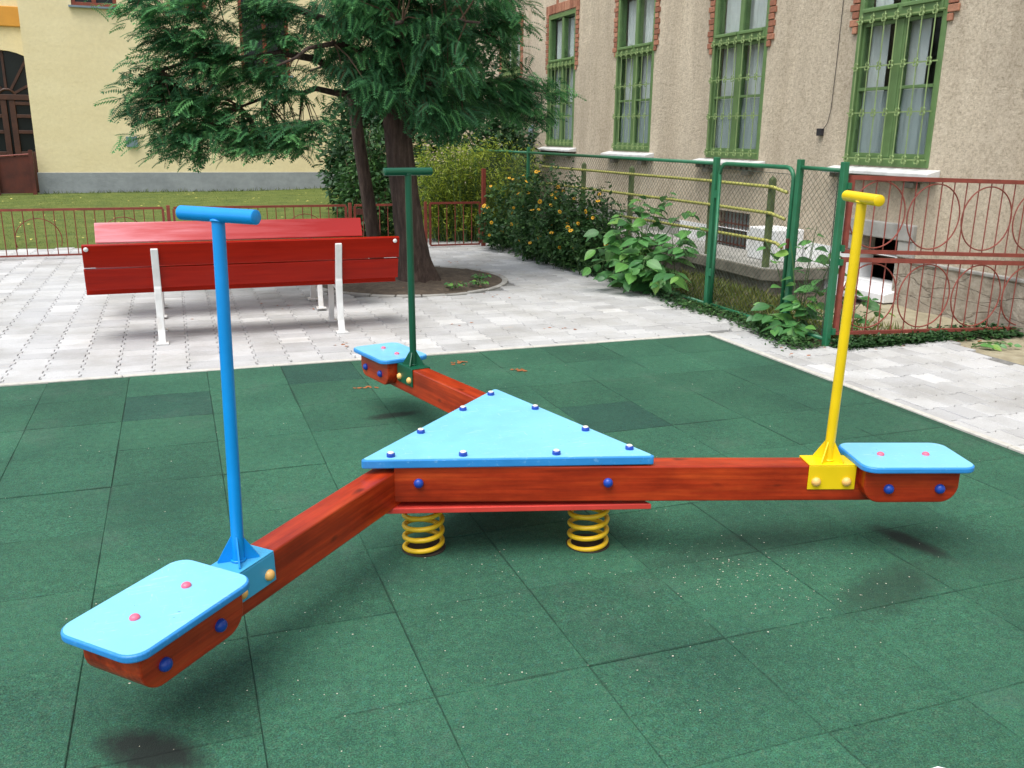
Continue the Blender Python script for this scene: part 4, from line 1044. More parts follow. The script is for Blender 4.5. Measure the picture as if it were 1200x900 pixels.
for (x0, x1, z0, z1) in YW:
    fw = 0.09; g = MB(); g.box(x0, x0+fw, YY+0.03, YY+0.12, z0, z1); g.box(x1-fw, x1, YY+0.03, YY+0.12, z0, z1); g.box(x0+fw, x1-fw, YY+0.032, YY+0.118, z0, z0+fw); g.box(x0+fw, x1-fw, YY+0.032, YY+0.118, z1-fw, z1)
    g.box((x0+x1)/2-0.05, (x0+x1)/2+0.05, YY+0.034, YY+0.116, z0+fw, z1-fw)
    wnd = part('window', g, 'brown_frame', yb_, bevel=0.008)
    for a, b in ((x0+fw, (x0+x1)/2-0.05), ((x0+x1)/2+0.05, x1-fw)):
        part('pane', MB().box(a, b, YY+0.07, YY+0.08, z0+fw, z1-fw), 'dark_glass', wnd)
    part('sill', MB().box(x0-0.06, x1+0.06, YY-0.10, YY+0.028, z0-0.05, z0-0.004), 'grey_metal', wnd)
# recessed entrance wall with arched door
YD = 21.0; xc, zc, rd = -8.07, 2.42, 1.15
xsd = [xc-rd, xc+rd]
g = MB(); n = 20
arc = [(xc+rd*math.cos(math.pi*k/n), zc+rd*math.sin(math.pi*k/n)) for k in range(n+1)]
vs_ = []; fs = []
for k, (x, z) in enumerate(arc): vs_ += [(x, YD, z), (x, YD, 9.0), (x, YD+0.25, z)]
for k in range(n): a = 3*k; fs += [(a, a+1, a+4, a+3), (a, a+3, a+5, a+2)]
g.add(vs_, fs)
g.add([(xc+rd, YD, 0), (-6.2, YD, 0), (-6.2, YD, 9), (xc+rd, YD, 9)], [(0, 1, 2, 3)]); g.add([(xc-rd, YD, 0), (-16, YD, 0), (-16, YD, 9), (xc-rd, YD, 9)], [(3, 2, 1, 0)])
g.add([(xc-rd, YD, 0), (xc-rd, YD+0.25, 0), (xc-rd, YD+0.25, zc), (xc-rd, YD, zc)], [(0, 1, 2, 3)]); g.add([(xc+rd, YD, 0), (xc+rd, YD+0.25, 0), (xc+rd, YD+0.25, zc), (xc+rd, YD, zc)], [(3, 2, 1, 0)])
part('entrance_wall', g, 'yellow_plaster', yb_)
part('cornice_band', MB().box(-12, -7.43, YD-0.08, YD-0.002, 4.14, 4.62), 'orange_plaster', yb_, bevel=0.02)
g = MB(); vs_ = [(xc, YD+0.16, zc)]+[(x, YD+0.16, z) for x, z in arc]; g.add(vs_, [(0, k+1, k+2) for k in range(n)])
g.add([(xc-rd, YD+0.16, 0), (xc+rd, YD+0.16, 0), (xc+rd, YD+0.16, zc), (xc-rd, YD+0.16, zc)], [(0, 1, 2, 3)])
door = part('door', g, 'dark_glass', yb_, label='brown arched door with fan light')
part('transom', MB().box(xc-rd, xc+rd, YD+0.06, YD+0.158, zc-0.07, zc+0.07), 'door_brown', door, bevel=0.01)
for a in (30, 60, 90, 120, 150):
    part('fan_bar', MB().bar((xc+0.18*math.cos(R(a)), YD+0.12, zc+0.18*math.sin(R(a))), (xc+rd*math.cos(R(a)), YD+0.12, zc+rd*math.sin(R(a))), 0.06, 0.05, (0, 1, 0)), 'door_brown', door)
part('fan_hub', MB().tube([(xc+0.2*math.cos(R(a)), YD+0.12, zc+0.2*math.sin(R(a))) for a in range(0, 181, 15)], 0.035, 6), 'door_brown', door)
for x0, x1 in ((xc-rd+0.02, xc-0.03), (xc+0.03, xc+rd-0.02)):
    g = MB(); wv = (x1-x0)
    g.box(x0, x0+0.14, YD+0.08, YD+0.155, 0.02, zc-0.071); g.box(x1-0.14, x1, YD+0.08, YD+0.155, 0.02, zc-0.071); g.box((x0+x1)/2-0.05, (x0+x1)/2+0.05, YD+0.082, YD+0.153, 1.0, zc-0.071)
    g.box(x0+0.14, x1-0.14, YD+0.081, YD+0.154, 0.02, 1.05)
    for z in (1.55, 1.95, zc-0.15): g.box(x0+0.14, x1-0.14, YD+0.084, YD+0.15, z-0.045, z+0.045)
    part('door_leaf', g, 'door_brown', door, bevel=0.01)
single('meter_box', MB().box(-5.26, -4.98, YY-0.09, YY-0.002, 1.20, 1.47), 'grey_metal', 'small grey metal box on the yellow wall beside the hanging foliage', 'box', bevel=0.01)
rg = thing('metal_gate', 'rusty brown sheet metal gate in front of the arched door', 'gate', (-8, 19.75, 0))
part('sheet', MB().add([(-9.2, 19.75, 0.05), (-7.55, 19.75, 0.05), (-7.55, 19.75, 0.98), (-9.2, 19.75, 0.84), (-9.2, 19.78, 0.05), (-7.55, 19.78, 0.05), (-7.55, 19.78, 0.98), (-9.2, 19.78, 0.84)], [(0, 1, 2, 3), (7, 6, 5, 4), (0, 4, 5, 1), (1, 5, 6, 2), (2, 6, 7, 3), (3, 7, 4, 0)]), 'rust_sheet', rg)
part('top_rail', MB().tube([(-9.2, 19.74, 0.88), (-7.5, 19.74, 1.02)], 0.022, 6), 'rust_red', rg)
part('post', MB().box(-7.56, -7.47, 19.68, 19.79, -0.1, 1.12), 'rust_sheet', rg)
part('post', MB().box(-8.36, -8.29, 19.68, 19.745, -0.1, 1.0), 'rust_sheet', rg)

# ================================================================== FOLIAGE
def frame(d, up):
    d = d/np.linalg.norm(d, axis=1, keepdims=True); s_ = np.cross(up, d); s_ /= np.linalg.norm(s_, axis=1, keepdims=True)+1e-9
    u = np.cross(d, s_); return d, s_, u
def scatter(name, tv, tf, ttint, pos, dirs, ups, size, tint, mat):
    """copy template (tv verts, tf quads) to every position in one mesh"""
    d, s_, u = frame(dirs, ups); n, k = len(pos), len(tv)
    V = pos[:, None, :]+size[:, None, None]*(tv[None, :, 0:1]*d[:, None, :]+tv[None, :, 1:2]*s_[:, None, :]+tv[None, :, 2:3]*u[:, None, :])
    F = tf[None]+(np.arange(n)*k)[:, None, None]
    T = np.clip(tint[:, None]+ttint[None, :], 0, 1)
    return mesh_np(name, V.reshape(-1, 3), F.reshape(-1, tf.shape[1]), mat, T.ravel())
# conifer spray: flat drooping fan of narrow leaflets
def spray_template():
    v = []; f = []; t = []
    def blade(p, q, w_, t0, t1):
        p, q = np.array(p), np.array(q); d = q-p; s_ = np.array([-d[1], d[0], 0]); s_ = s_/(np.linalg.norm(s_)+1e-9)*w_
        m = p+d*0.55; o = len(v); v.extend([p, m+s_, q, m-s_]); f.append((o, o+1, o+2, o+3)); t.extend([t0, (t0+t1)/2, t1, (t0+t1)/2])
    def axis(x): return np.array([x, 0, -0.34*x*x+0.10*x])
    n = 8
    for i in range(n):
        x = 0.06+0.86*i/(n-1); L = 0.40*(1-0.55*(i/(n-1)))
        for s_ in (-1, 1):
            a = axis(x); b = a+np.array([L*0.66, s_*L*0.82, -0.22*L-0.12*L*x])
            blade(a, b, 0.030, -0.18, 0.36)
            blade(a+(b-a)*0.45, a+(b-a)*0.45+np.array([L*0.45, s_*L*0.08, -0.05*L]), 0.024, 0.05, 0.40)
    blade(axis(0.86), axis(1.08), 0.045, 0.0, 0.28)
    blade(axis(0.0), axis(0.9), 0.012, -0.35, -0.2)
    return np.array(v), np.array(f), np.array(t)
SV, SF, ST = spray_template()

ctree = thing('conifer_tree', 'big dark conifer with drooping sprays standing in a round soil bed', 'tree', (-1.70, 3.35, 0))
# trunk with root flare; leans slightly to the left going up
tp = [(-1.66, 3.38, -0.1), (-1.68, 3.38, 0.05), (-1.72, 3.38, 0.25), (-1.765, 3.38, 0.6), (-1.81, 3.38, 1.0), (-1.87, 3.39, 1.6), (-1.92, 3.4, 2.2), (-1.95, 3.42, 3.2), (-1.95, 3.45, 4.6), (-1.93, 3.5, 6.2), (-1.9, 3.5, 8.0)]
tr_ = [0.30, 0.235, 0.185, 0.160, 0.148, 0.142, 0.135, 0.12, 0.09, 0.055, 0.015]
def bark_tube(pts, rad, n=20, flute=0.10, ph=0):
    g = MB().tube(pts, rad, n); k = 0
    pts = [Vector(p) for p in pts]
    for i in range(len(pts)):
        for j in range(n):
            an = 2*math.pi*j/n; sc = 1+flute*(math.sin(an*5+ph)*0.6+math.sin(an*3+1+ph)*0.5)*(1.8 if i < 2 else 1)+rng.normal(0, 0.02)
            v = Vector(g.v[i*n+j]); g.v[i*n+j] = tuple(pts[i]+(v-pts[i])*sc)
    return g
def dense(pts, rad, m):
    P = np.array(pts, float); rr = np.array(rad, float); t = np.linspace(0, 1, len(P)); tt = np.linspace(0, 1, m)
    return [tuple(np.interp(q, t, P[:, i]) for i in range(3)) for q in tt], [float(np.interp(q, t, rr)) for q in tt]
a, b = dense(tp, tr_, 34); part('trunk', bark_tube(a, b, 24, 0.09), 'bark', ctree, smooth=True)
tp2 = [(-1.90, 4.30, -0.1), (-1.93, 4.30, 0.1), (-2.02, 4.28, 0.8), (-2.12, 4.25, 1.5), (-2.20, 4.2, 2.2), (-2.3, 4.1, 3.4), (-2.4, 4.0, 4.6)]
a, b = dense(tp2, [0.11, 0.088, 0.078, 0.072, 0.066, 0.05, 0.02], 18); part('trunk', bark_tube(a, b, 14, 0.07, 2), 'bark', ctree, label='slim second trunk beside the main trunk', smooth=True)
# limbs: (start height, end point)
LIMBS = []
def limb(a, b, sag, r0):
    a, b = np.array(a, float), np.array(b, float); pts = []
    for i in range(9):
        t = i/8; p = a+(b-a)*t; p[2] += sag*math.sin(math.pi*t)-0.0; pts.append(p+(rng.normal(0, 0.02, 3) if 0 < i < 8 else 0))
    LIMBS.append(np.array(pts))
    part('limb', MB().tube([tuple(p) for p in pts], [r0*(1-0.75*i/8) for i in range(9)], 8), 'bark', ctree, smooth=True)
limb((-1.88, 3.38, 1.95), (-3.5, 3.0, 1.85), 0.14, 0.045)
limb((-1.92, 3.36, 2.1), (-4.2, 2.9, 2.15), 0.22, 0.05)
limb((-1.93, 3.36, 2.5), (-4.25, 3.1, 2.85), 0.15, 0.05)
limb((-1.95, 3.40, 2.3), (-3.2, 2.4, 2.2), 0.2, 0.04)
limb((-1.95, 3.40, 2.9), (-3.6, 2.6, 3.1), 0.2, 0.045)
limb((-1.90, 3.42, 2.1), (-0.45, 3.5, 2.05), 0.12, 0.04)
limb((-1.92, 3.45, 2.6), (-0.40, 3.7, 2.55), 0.15, 0.045)
limb((-1.92, 3.45, 2.0), (-0.9, 4.3, 2.1), 0.1, 0.035)
limb((-1.92, 3.35, 2.5), (-1.3, 2.3, 2.65), 0.1, 0.04)
limb((-1.92, 3.35, 2.4), (-2.1, 2.2, 2.6), 0.1, 0.04)
limb((-1.95, 3.4, 3.2), (-0.6, 2.9, 3.2), 0.2, 0.045)
limb((-1.95, 3.5, 2.3), (-2.6, 4.6, 2.3), 0.1, 0.04)
limb((-1.95, 3.5, 2.8), (-1.2, 5.0, 2.8), 0.1, 0.04)
# foliage clumps: (centre, radii, count of shelves)
TR = np.array([-1.93, 3.4])
clumps = []
def mass(c, rad, n, droop=0.5, hole=0.0):
    for _ in range(n):
        while True:
            q = rng.uniform(-1, 1, 3)
            if 0.15 < (q**2).sum() < 1: break
        clumps.append((np.array(c)+q*np.array(rad), droop))
# left branch, spreading to the picture's left
mass((-3.92, 3.0, 2.78), (0.46, 0.34, 0.44), 36)
mass((-3.85, 3.0, 2.20), (0.50, 0.34, 0.34), 40)
mass((-4.06, 3.0, 1.88), (0.42, 0.30, 0.20), 24)
mass((-3.75, 3.0, 1.56), (0.52, 0.34, 0.22), 32)
mass((-3.08, 3.0, 1.64), (0.42, 0.34, 0.24), 27)
mass((-3.15, 3.0, 2.15), (0.28, 0.34, 0.22), 14)
mass((-3.05, 3.2, 2.66), (0.22, 0.35, 0.24), 18)
# middle, hanging round the trunk
mass((-2.38, 3.1, 2.80), (0.44, 0.6, 0.50), 36, 1.3)
mass((-2.30, 3.05, 2.15), (0.32, 0.5, 0.30), 17, 1.6)
mass((-1.65, 2.95, 2.38), (0.46, 0.55, 0.46), 36, 1.5)
mass((-1.50, 3.0, 1.86), (0.28, 0.4, 0.22), 12, 1.5)
mass((-1.75, 2.8, 2.95), (0.75, 0.5, 0.36), 34, 1.2)
# right part, reaching out over the fence line
mass((-0.85, 3.4, 2.62), (0.55, 0.40, 0.30), 17, 0.9)
mass((-0.50, 3.5, 2.12), (0.48, 0.35, 0.20), 20, 0.6)
mass((-0.30, 3.55, 1.92), (0.25, 0.3, 0.14), 9, 0.7)
mass((-1.00, 3.6, 1.98), (0.40, 0.4, 0.20), 13, 0.9)
mass((-1.0, 3.4, 3.0), (0.6, 0.5, 0.26), 15, 0.9)
# behind, and the crown above the frame
mass((-1.6, 4.4, 2.7), (1.0, 0.6, 0.5), 30, 0.8)
mass((-2.0, 3.5, 4.3), (1.6, 1.5, 1.0), 60, 0.6)
mass((-1.95, 3.5, 6.0), (1.0, 1.0, 1.2), 45, 0.6)
mass((-1.92, 3.5, 7.6), (0.6, 0.6, 0.8), 24, 0.6)
P, D, U, Z, T = [], [], [], [], []
twigs = MB()
allp = np.concatenate(LIMBS)
for c, droop in clumps:
    hi = c[2] > 3.3
    out = np.array([c[0]-TR[0], c[1]-TR[1], 0]); rr = np.linalg.norm(out); out = out/(rr+1e-6)
    out = out+np.array([0, 0, -0.15*droop]); 
    # twig from the nearest limb point
    if not hi:
        j = np.argmin(((allp-c)**2).sum(1)); q = allp[j]
        if ((q-c)**2).sum() < 0.8: twigs.tube([tuple(q), tuple((q+c)/2+np.array([0, 0, 0.04])), tuple(c)], [0.010, 0.007, 0.004], 4, cap=False)
    n = rng.integers(15, 22) if not hi else 12
    base_t = rng.normal(0.50 if droop < 1.1 else 0.34, 0.16)  # hanging middle clumps get a darker tint: crown shade painted into leaf colour
    dead = rng.random() < (0.16 if c[0] > -1.2 and 2.1 < c[2] < 2.75 else 0.004)
    for k in range(n):
        an = rng.normal(0, 1.15); ca, sa = math.cos(an), math.sin(an)
        d = np.array([out[0]*ca-out[1]*sa, out[0]*sa+out[1]*ca, out[2]-rng.uniform(-0.25, 0.8)*droop])+rng.normal(0, 0.18, 3)
        p = c+rng.normal(0, 1, 3)*np.array([0.12, 0.12, 0.03])
        P.append(p); D.append(d); U.append([rng.normal(0, 0.38), rng.normal(0, 0.38), 1]); Z.append(rng.uniform(0.14, 0.235)*(1.5 if hi else 1.0))
        T.append(0.0 if dead else max(0.08, base_t+rng.normal(0, 0.12)))
me = scatter('crown', SV, SF, ST, np.array(P), np.array(D), np.array(U, float), np.array(Z), np.array(T), 'conifer_leaf')
part('crown', me, None, ctree)
part('twig', twigs, 'twig', ctree, kind='stuff')
print('conifer sprays', len(P), 'quads', len(P)*len(SF))

# broad leaves: folded, pointed
LV = np.array([(0, 0, 0), (0.22, 0.20, 0.04), (0.55, 0.26, 0.05), (0.82, 0.12, 0.0), (1.0, 0, -0.06), (0.82, -0.12, 0.0), (0.55, -0.26, 0.05), (0.22, -0.20, 0.04), (0.5, 0, -0.0)])
LF = np.array([(0, 1, 2, 8), (8, 2, 3, 4), (0, 8, 6, 7), (8, 4, 5, 6)])
LT = np.array([-0.05, 0, 0, 0.05, 0.08, 0.05, 0, 0, -0.05])
NV = np.array([(0, 0, 0), (0.5, 0.11, 0.03), (1.0, 0, -0.08), (0.5, -0.11, 0.03)]); NF = np.array([(0, 1, 2, 3)]); NT = np.zeros(4)
def shrub_points(blobs, n, inner=0.55):
    vol = np.array([b[1][0]*b[1][1]*b[1][2] for b in blobs])**(2/3); cnt = np.maximum(1, (n*vol/vol.sum()).astype(int))
    P, O = [], []
    for (c, r_), k in zip(blobs, cnt):
        q = rng.normal(0, 1, (k, 3)); q /= np.linalg.norm(q, axis=1, keepdims=True)
        rad = 1-(1-inner)*rng.random(k)**1.6
        rad *= 1+0.20*np.sin(q[:, 0]*7+c[0])*np.sin(q[:, 1]*6+c[1]*3)*np.sin(q[:, 2]*8)
        P.append(np.array(c)+q*rad[:, None]*np.array(r_)); O.append(q)
    return np.concatenate(P), np.concatenate(O)
def leaf_mass(name, blobs, n, size, mat, parent, narrow=False, tint=(0.45, 0.2), inner=0.5, kind='stuff', zmin=0.0):
    P, O = shrub_points(blobs, n, inner); ok = P[:, 2] > zmin; P, O = P[ok], O[ok]; k = len(P)
    clump = np.sin(P[:, 0]*5.1)*np.sin(P[:, 1]*4.3+1)*np.sin(P[:, 2]*6.0+2)
    D = O*np.array([1, 1, 0.35])+rng.normal(0, 0.55, (k, 3))+np.array([0, 0, -0.1]); U = rng.normal(0, 0.35, (k, 3))+np.array([0, 0, 1])+O*0.5
    S_ = rng.uniform(0.65, 1.3, k)*size; T_ = np.clip(rng.normal(tint[0], tint[1], k)+0.22*clump, 0, 1)
    tv, tf, tt = (NV, NF, NT) if narrow else (LV, LF, LT)
    return part(name, scatter(name, tv, tf, tt, P, D, U, S_, T_, mat), None, parent, kind=kind)
def stems(blobs, base, parent, n=14, r=0.008, mat='twig'):
    g = MB()
    for i in range(n):
        c, rd_ = blobs[rng.integers(len(blobs))]; q = rng.normal(0, 0.45, 3); e = np.array(c)+q*np.array(rd_)
        s_ = np.array([base[0]+rng.normal(0, 0.12), base[1]+rng.normal(0, 0.2), -0.05]); m_ = (s_+e)/2+np.array([rng.normal(0, 0.05), rng.normal(0, 0.05), 0.1])
        g.tube([tuple(s_), tuple(m_), tuple(e)], [r, r*0.8, r*0.4], 5, cap=False)
    return part('stem', g, mat, parent, kind='stuff')
# dark evergreen shrubs far behind
def shrub(name, label, cat, base, blobs, n, size, mat, narrow=False, tint=(0.45, 0.2), group=None, ns=14, r=0.012, inner=0.5):
    t = thing(name, label, cat, base, group)
    leaf_mass('foliage', blobs, n, size, mat, t, narrow, tint, inner); stems(blobs, base, t, ns, r); return t
shrub('evergreen_shrub', 'tall dark evergreen shrub behind the trunk at the end of the lawn', 'shrub', (-0.4, 12.5, 0), [((-0.35, 12.3, 1.3), (1.05, 1.0, 1.3)), ((0.1, 12.6, 2.4), (1.0, 0.9, 0.9)), ((-0.75, 11.8, 0.7), (0.6, 0.6, 0.8))], 9000, 0.13, 'dark_leaf', tint=(0.5, 0.25))
shrub('evergreen_shrub', 'broad dark shrub between the roughcast wall and the conifer', 'shrub', (1.3, 11.2, 0), [((1.3, 11.2, 1.3), (1.1, 1.2, 1.4)), ((1.1, 11.8, 2.7), (1.1, 1.2, 1.0)), ((1.9, 10.4, 1.0), (0.6, 0.8, 1.0))], 11000, 0.12, 'dark_leaf', tint=(0.42, 0.22))
shrub('bush', 'leafy dark green bush just behind the low fence by the slim trunk', 'bush', (-1.2, 8.6, 0), [((-1.15, 8.6, 0.55), (0.55, 0.6, 0.7)), ((-0.9, 8.9, 1.2), (0.5, 0.5, 0.5))], 3600, 0.10, 'shrub_leaf', tint=(0.55, 0.22))
def cane_bush(name, label, cat, base, starts, ends, leaves, size, mat, narrow=False, tint=(0.5, 0.25), r=0.005, bow=0.15, jit=0.03):
    t = thing(name, label, cat, base); g = MB(); P, D, U, S_, T_ = [], [], [], [], []; tips = []
    for b_, e_ in zip(starts, ends):
        pth = np.array(cane(b_, e_, bow*rng.uniform(0.4, 1.3))); m_ = 12; tt = np.linspace(0, 1, 4); pp = np.stack([np.interp(np.linspace(0, 1, m_), tt, pth[:, i]) for i in range(3)], 1)
        pp[1:-1] += rng.normal(0, 0.012, (m_-2, 3))
        g.tube([tuple(q) for q in pp], [r*(1-0.7*i/m_) for i in range(m_)], 4, cap=False); tips.append(pp[-1]); bt = rng.normal(0, 0.12)
        for i in range(leaves):
            s_ = (0.15+0.85*rng.random()**0.75)*(m_-1.001); i0 = int(s_); q = pp[i0]+(pp[i0+1]-pp[i0])*(s_-i0); ax = pp[i0+1]-pp[i0]; ax /= np.linalg.norm(ax)+1e-9
            d = rng.normal(0, 1, 3); d -= ax*(d@ax); d /= np.linalg.norm(d); d = d+ax*rng.uniform(0.2, 0.9); d[2] -= 0.25*rng.random()
            P.append(q+rng.normal(0, jit, 3)); D.append(d); U.append(np.array([0, 0, 1.0])+rng.normal(0, 0.45, 3)); S_.append(size*rng.uniform(0.55, 1.3)*(1.15-0.5*s_/m_)); T_.append(tint[0]+bt+rng.normal(0, tint[1])+0.15*(s_/m_-0.5))
    P = np.array(P); ok = P[:, 2] > 0.005
    tv, tf, tt_ = (NV, NF, NT) if narrow else (LV, LF, LT)
    part('foliage', scatter('foliage', tv, tf, tt_, P[ok], np.array(D)[ok], np.array(U)[ok], np.array(S_)[ok], np.clip(np.array(T_)[ok], 0, 1), mat), None, t, kind='stuff')
    part('stem', g, 'stem_green', t, kind='stuff'); return t, tips
def cane(b, e, bow=0.15):
    b, e = np.array(b, float), np.array(e, float); m_ = (b+e)/2+np.array([0, 0, bow]); return [b, b*0.6+m_*0.4+np.array([0, 0, bow*0.5]), m_*0.5+e*0.5+np.array([0, 0, bow*0.35]), e]
YB_ = [((-0.25, 7.3, 1.10), (0.62, 0.45, 0.45)), ((0.45, 7.2, 1.15), (0.6, 0.45, 0.45)), ((0.1, 7.4, 0.6), (0.9, 0.5, 0.5)), ((0.9, 6.9, 1.05), (0.4, 0.45, 0.42)), ((-0.1, 7.2, 1.40), (0.6, 0.4, 0.25)), ((-0.5, 7.3, 0.7), (0.45, 0.4, 0.5))]
pts, outs = shrub_points(YB_, 330, 0.65)
cane_bush('bush', 'yellowish green feathery bush above the rust red gate', 'bush', (0.1, 7.4, 0), [(p_[0]*0.5+0.05, 7.4+rng.normal(0, 0.15), -0.03) for p_ in pts], list(pts+np.array([0, 0, 0.05])), 46, 0.088, 'yellowgreen_leaf', True, (0.66, 0.24), 0.006, 0.18, 0.05)
# flowering bush along the fence
FB = [((0.55, 5.3, 0.45), (0.42, 0.75, 0.48)), ((0.42, 4.3, 0.38), (0.36, 0.6, 0.42)), ((0.75, 4.4, 0.70), (0.35, 0.7, 0.32)), ((0.25, 6.0, 0.40), (0.36, 0.5, 0.45)), ((0.48, 3.65, 0.32), (0.3, 0.45, 0.34)), ((0.8, 3.7, 0.55), (0.3, 0.5, 0.3)), ((0.8, 5.6, 0.85), (0.35, 0.6, 0.3)), ((0.62, 3.95, 0.82), (0.16, 0.22, 0.24)), ((0.7, 4.9, 1.0), (0.2, 0.25, 0.22)), ((0.45, 5.6, 0.98), (0.2, 0.3, 0.2)), ((0.2, 4.9, 0.35), (0.2, 0.3, 0.3)), ((0.25, 3.95, 0.2), (0.16, 0.3, 0.2))]
FS, FE = [], []
pts, outs = shrub_points(FB, 420, 0.80)
for p_, o_ in zip(pts, outs):
    if p_[2] < 0.05: continue
    FS.append((p_[0]*0.6+0.4*0.6+rng.normal(0, 0.05), p_[1]+rng.normal(0, 0.14), -0.02)); FE.append(p_+np.array([0, 0, rng.normal(0.03, 0.07)]))
fb, tips = cane_bush('flowering_bush', 'bush with many small yellow flowers growing through the chain-link fence', 'bush', (0.55, 4.8, 0), FS, FE, 34, 0.082, 'shrub_leaf', False, (0.5, 0.24), 0.004, 0.10, 0.035)
def flower_mesh():
    g = MB(); n = 8
    for k in range(n):
        a = 2*math.pi*k/n; c, s_ = math.cos(a), math.sin(a); w_ = 0.011
        g.add([(c*0.006, s_*0.006, 0), (c*0.022-s_*w_, s_*0.022+c*w_, 0.003), (c*0.036, s_*0.036, -0.003), (c*0.022+s_*w_, s_*0.022-c*w_, 0.003)], [(3, 2, 1, 0)])
    return g.mesh('flower', 'petal')
FM = flower_mesh(); EYE = MB().dome((0, 0, 0.001), (0, 0, 1), 0.010, 0.008, 8, 2).mesh('flower_centre', 'flower_eye')
camp = np.array(C0); cnt = 0
for j in rng.permutation(len(tips)):
    p = tips[j]; v = camp-p; v /= np.linalg.norm(v)
    if p[2] < 0.12 or p[0] > 0.85: continue
    d = Vector(v*0.7+rng.normal(0, 0.4, 3)+np.array([0, 0, 0.6]))
    M = Matrix.Translation(Vector(p+v*0.05+np.array([0, 0, 0.02]))-ORG[fb.name]) @ d.to_track_quat('Z', 'Y').to_matrix().to_4x4() @ Matrix.Scale(rng.uniform(0.6, 1.05), 4)
    f = instance('flower', FM, fb, M); instance('flower_centre', EYE, f, Matrix.Identity(4)); cnt += 1
    if cnt >= 75: break
# big-leaved plant: each leaf an object
def leaf_obj_mesh():
    g = MB(); prof = [(0.0, 0.0), (0.10, 0.16), (0.25, 0.27), (0.42, 0.31), (0.60, 0.28), (0.78, 0.18), (0.92, 0.07), (1.0, 0.0)]
    n = len(prof); vs_ = []
    for x, w_ in prof:
        z = -0.22*x*x; vs_ += [(x, w_, z+0.35*w_*0.6), (x, 0, z), (x, -w_, z+0.35*w_*0.6)]
    fs = []
    for i in range(n-1): a = 3*i; fs += [(a, a+1, a+4, a+3), (a+1, a+2, a+5, a+4)]
    g.add(vs_, fs); return g.mesh('leaf', 'big_leaf', True)
LEAF = leaf_obj_mesh()
def leafy(name, label, cat, base, paths, nl, size, out_bias=0.4, extra=None):
    t = thing(name, label, cat, base); o_ = np.array(base); g = MB(); tot = 0
    for pth in paths:
        P = np.array(pth, float); m_ = 12; tt = np.linspace(0, 1, len(P)); pp = np.stack([np.interp(np.linspace(0, 1, m_), tt, P[:, i]) for i in range(3)], 1)
        g.tube([tuple(q) for q in pp], [0.006*(1-0.7*i/m_) for i in range(m_)], 5, cap=False)
        k = nl
        for i in range(k):
            s_ = (0.12+0.88*(i+rng.random()*0.6)/k)*(m_-1); i0 = int(min(m_-2, s_)); fr = s_-i0
            q = pp[i0]+(pp[i0+1]-pp[i0])*min(1, fr); ax = pp[i0+1]-pp[i0]; ax /= np.linalg.norm(ax)
            az = (i % 2)*math.pi+rng.normal(0, 0.6)
            side = np.cross(ax, [0.2, 0.3, 1]); side /= np.linalg.norm(side)+1e-9; up2 = np.cross(side, ax)
            d = side*math.cos(az)+up2*math.sin(az)*0.5+ax*0.45; d[2] = d[2]*0.5-rng.uniform(0.0, 0.45); d /= np.linalg.norm(d)
            v = camp-q; v /= np.linalg.norm(v)
            upv = np.array([0, 0, 1.0])+v*0.45+rng.normal(0, 0.28, 3)
            sd_ = np.cross(upv, d); sd_ /= np.linalg.norm(sd_); un = np.cross(d, sd_)
            sz = size*rng.uniform(0.6, 1.2)*(1-0.35*(s_/(m_-1)) if s_ > 8 else 1)
            pos = q+d*0.03-o_
            M = Matrix(((d[0]*sz, sd_[0]*sz, un[0]*sz, pos[0]), (d[1]*sz, sd_[1]*sz, un[1]*sz, pos[1]), (d[2]*sz, sd_[2]*sz, un[2]*sz, pos[2]), (0, 0, 0, 1)))
            instance('leaf', LEAF, t, M); tot += 1
    part('stem', g, 'stem_green', t, kind='stuff'); return t
paths = []
ends = [(0.05, 2.1, 0.16), (-0.12, 2.35, 0.22), (0.28, 1.75, 0.30), (0.10, 2.7, 0.40), (0.35, 2.0, 0.55), (0.30, 2.5, 0.75), (0.55, 1.7, 0.66), (0.62, 1.45, 0.48), (0.50, 1.35, 0.28), (0.75, 2.2, 0.95), (0.70, 2.7, 1.0),
        (0.55, 2.9, 0.80), (0.30, 3.1, 0.50), (0.95, 1.9, 0.85), (0.85, 1.5, 0.70), (0.45, 1.65, 0.14), (0.20, 2.0, 0.10), (0.62, 2.45, 0.62), (0.40, 2.25, 0.35), (0.95, 2.5, 1.05), (0.2, 2.45, 0.55), (0.55, 1.95, 0.38)]
ends += [(0.8, 1.75, 0.60), (0.45, 2.75, 0.62), (0.6, 2.2, 0.85), (0.85, 2.9, 0.95), (0.25, 2.3, 0.28)]
for e in ends: paths.append(cane((0.62+rng.normal(0, 0.08), 2.15+rng.normal(0, 0.25), -0.03), e, 0.12+0.15*rng.random()))
leafy('knotweed', 'large leafy green plant spilling from the chain-link fence over the pavement', 'plant', (0.62, 2.15, 0), paths, 11, 0.20)
paths = []
for e in [(0.80, -0.25, 0.92), (0.95, -0.05, 0.80), (0.62, -0.15, 0.80), (0.85, -0.42, 0.62), (0.58, -0.38, 0.10), (0.45, -0.10, 0.14), (0.40, -0.30, 0.05), (0.60, 0.12, 0.20), (0.66, -0.35, 0.30), (0.75, -0.15, 0.45), (0.9, -0.45, 0.75), (0.48, -0.48, 0.06), (0.7, 0.3, 0.75), (0.78, -0.3, 0.35), (0.5, 0.1, 0.1)]:
    paths.append(cane((0.72+rng.normal(0, 0.04), -0.25+rng.normal(0, 0.08), -0.03), e, 0.10))
leafy('bramble', 'dark green climbing plant between the gate and the corner post', 'plant', (0.72, -0.25, 0), paths, 9, 0.15)
